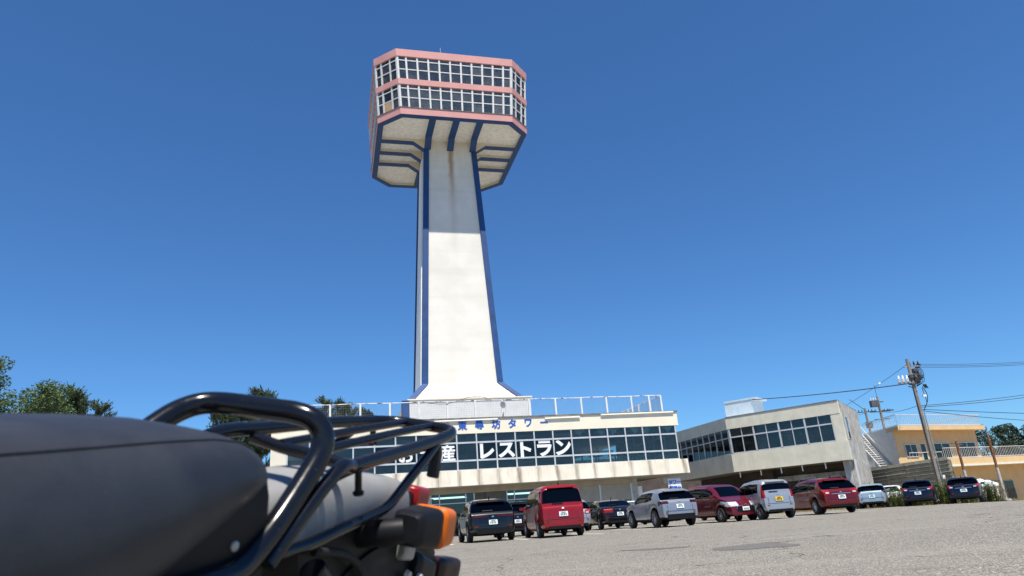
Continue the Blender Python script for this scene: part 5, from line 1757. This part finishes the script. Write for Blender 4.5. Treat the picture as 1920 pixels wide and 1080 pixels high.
def gloss_black():
    m, nt, b = new_mat('gloss_black_tube')
    co = objco(nt)
    nz = noise(nt, co, 25, 4)
    c = mixcol(nt, nz, (.004, .0045, .007), (.008, .0085, .011))
    c = mixcol(nt, ramp(nt, noise(nt, co, 180, 2), .66, .74, 0, .2), c, (.08, .08, .08))
    nt.links.new(c, b.inputs['Base Color'])
    nt.links.new(ramp(nt, noise(nt, co, 60, 4), .3, .8, .16, .26), b.inputs['Roughness'])
    setin(b, 'Specular IOR Level', .38)
    return m
def vinyl():
    m, nt, b = new_mat('seat_vinyl')
    co = objco(nt)
    nz = noise(nt, co, 14, 5)
    c = mixcol(nt, ramp(nt, nz, .3, .7), (.016, .0185, .025), (.027, .030, .037))
    c = mixcol(nt, ramp(nt, noise(nt, co, 420, 3), .62, .75, 0, .5), c, (.06, .058, .054))
    c = mixcol(nt, ramp(nt, noise(nt, co, 5, 5), .5, .8, 0, .25), c, (.045, .043, .041))
    nt.links.new(c, b.inputs['Base Color'])
    setin(b, 'Roughness', .5)
    setin(b, 'Specular IOR Level', .4)
    bn = N(nt, 'ShaderNodeBump')
    bn.inputs['Strength'].default_value = .22
    bn.inputs['Distance'].default_value = .0006
    vo = N(nt, 'ShaderNodeTexVoronoi')
    vo.inputs['Scale'].default_value = 700
    nt.links.new(co, vo.inputs['Vector'])
    nt.links.new(vo.outputs['Distance'], bn.inputs['Height'])
    nt.links.new(bn.outputs[0], b.inputs['Normal'])
    return m
M['tube'] = gloss_black()
M['vinyl'] = vinyl()
M['cowl'] = plain('matt_grey_plastic', (.24, .24, .243), .62, var=.07, scale=20, bump=.05, bscale=300)
M['bolt'] = plain('zinc_bolt', (.40, .385, .35), .6, metal=.2, var=.1, scale=60)
M['brownlens'] = plain('dark_red_reflector', (.022, .008, .007), .45, var=.2, scale=40, spec=.25)

# seat: top height, bottom height and half width along x
ZT = [(-.80, .118), (-.60, .112), (-.45, .100), (-.34, .089), (-.25, .0785), (-.19, .069), (-.15, .058), (-.125, .046), (-.108, .033), (-.098, .022), (-.094, .012)]
ZB = [(-.80, -.10), (-.60, -.10), (-.45, -.098), (-.34, -.088), (-.25, -.060), (-.19, -.036), (-.15, -.022), (-.125, -.016), (-.108, -.012), (-.098, -.006), (-.094, .0)]
HWD = [(-.80, .085), (-.60, .10), (-.45, .110), (-.34, .110), (-.25, .105), (-.19, .097), (-.15, .088), (-.125, .077), (-.108, .062), (-.098, .043), (-.094, .02)]
def smooth_tab(tab, x):
    if tab is ZT or tab is ZB or tab is HWD:
        x = x + .012
    d = .006
    return (interp(tab, x - d) + interp(tab, x) * 2 + interp(tab, x + d)) / 4
def seat_ring(x, grow=0.0, n=44):
    zt_, zb, w = smooth_tab(ZT, x) + grow, smooth_tab(ZB, x) - grow, smooth_tab(HWD, x) + grow
    zc, hh = (zt_ + zb) / 2, (zt_ - zb) / 2
    out = []
    for k in range(n):
        a = 2 * math.pi * k / n
        c, s = math.cos(a), math.sin(a)
        e = .62
        y = w * math.copysign(abs(c) ** e, c)
        z = hh * math.copysign(abs(s) ** .72, s)
        y *= 1 - .22 * max(0, -z / hh) - .05 * max(0, z / hh)
        out.append((x, y, zc + z))
    return out
sx = [-.812 + .706 * (1 - (1 - i / 60) ** 1.8) for i in range(61)]
m = MB().loft([seat_ring(x) for x in sx])
SEAT = m.build('seat', M['vinyl'], BK, 60)
# piping seam round the shoulder of the seat
def shoulder(x, side):
    zt_, zb, w = smooth_tab(ZT, x), smooth_tab(ZB, x), smooth_tab(HWD, x)
    q = .86
    sn = q ** (1 / .72)
    cs_ = math.sqrt(1 - sn * sn) ** .62
    return (x, side * (w * cs_ * (1 - .05 * q) + .0005), (zt_ + zb) / 2 + (zt_ - zb) / 2 * q + .0005)
for side in (-1, 1):
    m = MB().tube([shoulder(x, side) for x in sx[4:-3]], .0008, 6)
    m.build('seam', M['vinyl'], SEAT, 60)

def btube(nm, pts, r_, mt, k=8, n=14, par=None):
    return MB().tube(crom(pts, k), r_, n).build(nm, mt, par or BK, 60)
GR = btube('grab_rail', [(-.42, -.088, -.045), (-.30, -.086, -.046), (-.215, -.084, -.054), (-.178, -.082, -.0555), (-.150, -.079, -.047), (-.115, -.077, -.027), (-.075, -.076, .006), (-.054, -.0755, .028), (-.0475, -.072, .046), (-.050, -.060, .0605), (-.055, -.040, .066), (-.058, -.015, .0665),
      (-.060, .02, .0668), (-.063, .05, .0665), (-.073, .068, .065), (-.090, .077, .060), (-.115, .080, .050), (-.16, .082, .025), (-.21, .084, -.01), (-.26, .086, -.035), (-.42, .088, -.045)], .0122, M['tube'], 7, 18)
RK = root('x', (0, 0, 0), 0, 'x', 'x')
bpy.data.objects.remove(RK)
btube('rack_loop', [(-.018, -.069, -.004), (.03, -.069, -.001), (.12, -.069, -.002), (.20, -.0695, -.003), (.280, -.069, -.0015), (.312, -.063, .0), (.326, -.048, .001), (.331, -.02, .001), (.331, .02, .0015), (.324, .046, .002), (.305, .062, .003), (.27, .068, .006), (.20, .071, .012), (.12, .073, .018), (.04, .074, .023), (-.03, .074, .028), (-.08, .074, .02)], .0086, M['tube'], 7, 14)
btube('rack_bar', [(.012, .025, .014), (.05, .025, .013), (.18, .025, .009), (.327, .025, .003)], .006, M['tube'], 5, 10)
btube('rack_bar', [(.012, -.022, .009), (.05, -.022, .010), (.18, -.022, .008), (.327, -.022, .003)], .006, M['tube'], 5, 10)
btube('rack_crossbar', [(.012, -.066, .002), (.014, -.03, .006), (.015, .02, .009), (.017, .07, .015)], .0075, M['tube'], 5, 12)
btube('rack_foot', [(.004, -.078, .004), (-.018, -.083, .009), (-.040, -.085, .003), (-.070, -.085, -.014), (-.110, -.085, -.042), (-.138, -.085, -.062)], .0082, M['tube'], 6, 12)
btube('rack_foot', [(.0, .078, .028), (-.03, .084, .02), (-.070, .085, -.010), (-.138, .085, -.060)], .0082, M['tube'], 6, 12)
for s in (-1, 1):
    btube('rack_strut', [(.240, s * .072, -.008), (.205, s * .074, -.022), (.162, s * .075, -.040), (.122, s * .075, -.059), (.102, s * .075, -.065), (.080, s * .075, -.067), (.001, s * .075, -.066), (-.06, s * .076, -.066), (-.115, s * .078, -.060)], .0068, M['tube'], 6, 12)
# pegs for elastic straps
def peg(p0, p1, r_, flare, nm='strap_peg'):
    p0, p1 = Vector(p0), Vector(p1)
    d = p1 - p0
    m = MB().tube([p0, p0 + d * .12, p0 + d * .85, p0 + d * .9, p1], [r_ * flare, r_, r_, r_ * flare, r_ * flare * .95], 14)
    return m.build(nm, M['plast'], BK, 40)
peg((.026, -.075, -.004), (.031, -.075, -.034), .0042, 1.6)
peg((.285, .060, -.002), (.288, .060, -.032), .0048, 1.5)
MB().tube([(.247, -.072, -.010), (.246, -.072, -.016), (.2445, -.072, -.020), (.238, -.072, -.053), (.2375, -.072, -.0545)], [.006, .0075, .0088, .0092, .007], 16).build('rubber_peg', M['rubber'], BK, 40)

# rear cowl between seat and tail light
CT_ = [(-.36, -.005), (-.25, -.004), (-.15, -.004), (-.041, -.007), (.017, -.012), (.08, -.022), (.14, -.036), (.19, -.050), (.225, -.062), (.245, -.074), (.256, -.088)]
m = MB()
rings = []
cx_ = [-.36 + .616 * i / 46 for i in range(47)]
for x in cx_:
    zt_ = smooth_tab(CT_, x)
    w = .060 if x < .16 else .060 * math.sqrt(max(.05, 1 - ((x - .16) / .1) ** 2))
    dp = .062 - .2 * max(0, x - .16)
    ring = []
    for k in range(25):
        a = math.pi * k / 24
        c, s = math.cos(a), math.sin(a)
        ring.append((x, w * math.copysign(abs(c) ** .55, c), zt_ - dp + dp * (abs(s) ** .55)))
    rings.append(ring)
m.loft(rings)
m.build('rear_cowl', M['cowl'], BK, 50)
for p, r_ in (((-.178, -.079, -.034), .0048), ((-.02, -.0605, -.022), .006)):
    m = MB().loft([[(p[0] + rr * math.cos(k * math.pi / 8), p[1] - d, p[2] + rr * math.sin(k * math.pi / 8)) for k in range(16)] for d, rr in ((-.008, r_ * .7), (0, r_), (.0015, r_ * .95), (.0028, r_ * .6), (.0032, .0005))])
    m.build('bolt', M['bolt'], BK, 40)
# side panel below the seat
m = MB()
for s in (-1,):
    m.loft([[(x, y, z) for y, z in ((-.070, .03), (-.078, .0), (-.079, -.06), (-.070, -.13), (.070, -.13), (.079, -.06), (.078, 0), (.070, .03))] for x in (-.72, -.5, -.33, -.17, -.135)])
m.build('side_panel', M['plast'], BK, 40)

# tail light and indicators
def rbox(nm, mt, c, h, ax=(1, 0, 0), rot=0.0, e=.35, n=32, par=None, taper=(1, 1)):
    """rounded box lofted along local x; c centre, h half sizes, rot tilts it in the x-z plane"""
    rings = []
    K = 9
    ca, sa2 = math.cos(rot), math.sin(rot)
    for i in range(K):
        f = -1 + 2 * i / (K - 1)
        edge_ = 1 - max(0, (abs(f) - .80) / .20) ** 2 * .22
        tp = taper[0] + (taper[1] - taper[0]) * (f + 1) / 2
        r_ = []
        for k in range(n):
            a = 2 * math.pi * k / n
            co_, si = math.cos(a), math.sin(a)
            y = h[1] * edge_ * tp * math.copysign(abs(co_) ** e, co_)
            z = h[2] * edge_ * tp * math.copysign(abs(si) ** e, si)
            x = h[0] * f
            r_.append((c[0] + x * ca - z * sa2, c[1] + y, c[2] + x * sa2 + z * ca))
        rings.append(r_)
    return MB().loft(rings).build(nm, mt, par or BK, 50)
TL = rbox('tail_light', M['redlens'], (.268, 0, -.094), (.025, .047, .0155), rot=-.28)
rbox('tail_light_base', M['plast'], (.215, 0, -.098), (.035, .042, .026), rot=-.28)
for s in (-1, 1):
    ind = rbox('indicator', M['plast'], (.124, s * .108, -.0905), (.032, .026, .0255), rot=-.21, e=.42, taper=(.80, 1.04))
    rbox('amber_lens', M['amber'], (.177, s * .108, -.1020), (.0225, .0262, .0262), rot=-.21, e=.42, par=ind, taper=(1.04, .92))
    MB().tube([(.085, s * .04, -.100), (.088, s * .085, -.092), (.098, s * .104, -.088)], [.018, .017, .016], 12).build('indicator_stalk', M['plast'], ind, 40)
# inner fender, plate bracket and lamp
m = MB()
rings = []
WC = Vector((.12, 0, -.41))
for k in range(26):
    a = R(35 + k * 5.2)
    r1, r2 = .285, .279
    c, s = math.cos(a), math.sin(a)
    rings.append([(WC.x + r1 * c, -.058, WC.z + r1 * s), (WC.x + r1 * c, .058, WC.z + r1 * s), (WC.x + (r1 - .05) * c, .066, WC.z + (r1 - .05) * s), (WC.x + (r2 - .05) * c, .060, WC.z + (r2 - .05) * s), (WC.x + r2 * c, .054, WC.z + r2 * s), (WC.x + r2 * c, -.054, WC.z + r2 * s), (WC.x + (r2 - .05) * c, -.060, WC.z + (r2 - .05) * s), (WC.x + (r1 - .05) * c, -.066, WC.z + (r1 - .05) * s)])
m.loft(rings)
m.build('rear_fender', M['plast'], BK, 40)
m = MB().hexa([(-.015, -.062, -.30), (.20, -.062, -.30), (.20, .062, -.30), (-.015, .062, -.30), (-.05, -.055, -.075), (.20, -.05, -.10), (.20, .05, -.10), (-.06, .055, -.075)])
m.build('tail_frame', M['plast'], BK)
btube('wiring_tube', [(-.03, -.062, -.085), (.03, -.066, -.105), (.07, -.068, -.14), (.09, -.066, -.19), (.10, -.06, -.24)], .005, M['rubber'], 5, 8)
rbox('plate_bracket', M['plast'], (.262, -.01, -.165), (.05, .05, .03), rot=-.9, e=.5)
rbox('plate_lamp', M['steelgrey'], (.185, -.060, -.146), (.016, .014, .012), rot=-.3, e=.5)
rbox('reflector', M['brownlens'], (.345, -.05, -.222), (.045, .02, .018), rot=-.3, e=.5)
rbox('plate_clamp', M['plast'], (.235, -.058, -.19), (.035, .02, .022), rot=-.5, e=.5)
for p in ((.18, -.072, -.175), (.205, -.078, -.186)):
    MB().tube([p, (p[0], p[1] - .006, p[2])], [.007, .005], 10).build('bolt', M['bolt'], BK, 40)
MB().hexa([(.375, -.08, -.44), (.380, -.08, -.44), (.380, .08, -.44), (.375, .08, -.44), (.345, -.08, -.33), (.350, -.08, -.33), (.350, .08, -.33), (.345, .08, -.33)]).build('license_plate', M['plate'], BK)
# wheels
def bike_wheel(c, r_, wd):
    n = 40
    prof = [(-wd * .7, r_ * .76), (-wd, r_ * .85), (-wd * .85, r_ * .94), (-wd * .45, r_ * .99), (0, r_), (wd * .45, r_ * .99), (wd * .85, r_ * .94), (wd, r_ * .85), (wd * .7, r_ * .76)]
    w_ = MB().loft([[(rr * math.cos(2 * math.pi * k / n), y, rr * math.sin(2 * math.pi * k / n)) for k in range(n)] for y, rr in prof], False).build('wheel', M['rubber'], BK, 40)
    w_.location = c
    MB().loft([[(rr * math.cos(2 * math.pi * k / n), y, rr * math.sin(2 * math.pi * k / n)) for k in range(n)] for y, rr in ((-.02, r_ * .78), (-.028, r_ * .72), (.028, r_ * .72), (.02, r_ * .78))], False).build('rim', M['chrome'], w_, 40)
    m = MB()
    for k in range(18):
        a = 2 * math.pi * k / 18
        for s in (-1, 1):
            m.tube([(.03 * math.cos(a + s * .9), s * .03, .03 * math.sin(a + s * .9)), (r_ * .74 * math.cos(a), s * .008, r_ * .74 * math.sin(a))], .0018, 4)
    m.tube([(0, -.05, 0), (0, .05, 0)], .035, 16)
    m.build('spokes', M['chrome'], w_)
bike_wheel(WC, .25, .045)
bike_wheel((-1.05, 0, -.14), .25, .04)
for s in (-1, 1):
    btube('swing_arm', [(-.30, s * .055, -.33), (-.1, s * .06, -.36), (.13, s * .065, -.41)], .015, M['tube'], 3, 10)
    MB().tube([(.08, s * .085, -.36), (-.02, s * .085, -.16), (-.06, s * .083, -.09)], [.012, .026, .014], 14).build('shock_absorber', M['tube'], BK, 40)
    MB().tube([(-1.05, s * .07, -.14), (-.88, s * .07, .25)], .017, 12).build('fork_leg', M['chrome'], BK, 40)
m = MB().loft([seat_ring_ for seat_ring_ in [[(x, w * math.cos(a * math.pi / 12), .02 + .09 * math.sin(a * math.pi / 12)) for a in range(24)] for x, w in ((-1.0, .03), (-.97, .08), (-.9, .105), (-.84, .10), (-.8, .08))]])
m.build('fuel_tank', M['cowl'], BK, 50)
rbox('engine', M['steelgrey'], (-.52, 0, -.26), (.17, .11, .10), e=.6)
MB().tube([(-.84, -.30, .27), (-.86, -.18, .30), (-.86, 0, .26), (-.86, .18, .30), (-.84, .30, .27)], .011, 10).build('handlebar', M['tube'], BK, 40)
btube('frame_tube', [(-.88, 0, .16), (-.6, 0, -.02), (-.3, 0, -.05), (.05, 0, -.09)], .018, M['tube'], 4, 10)
btube('side_stand', [(-.42, -.08, -.36), (-.45, -.16, -.48), (-.47, -.22, -.57)], .009, M['tube'], 3, 8)
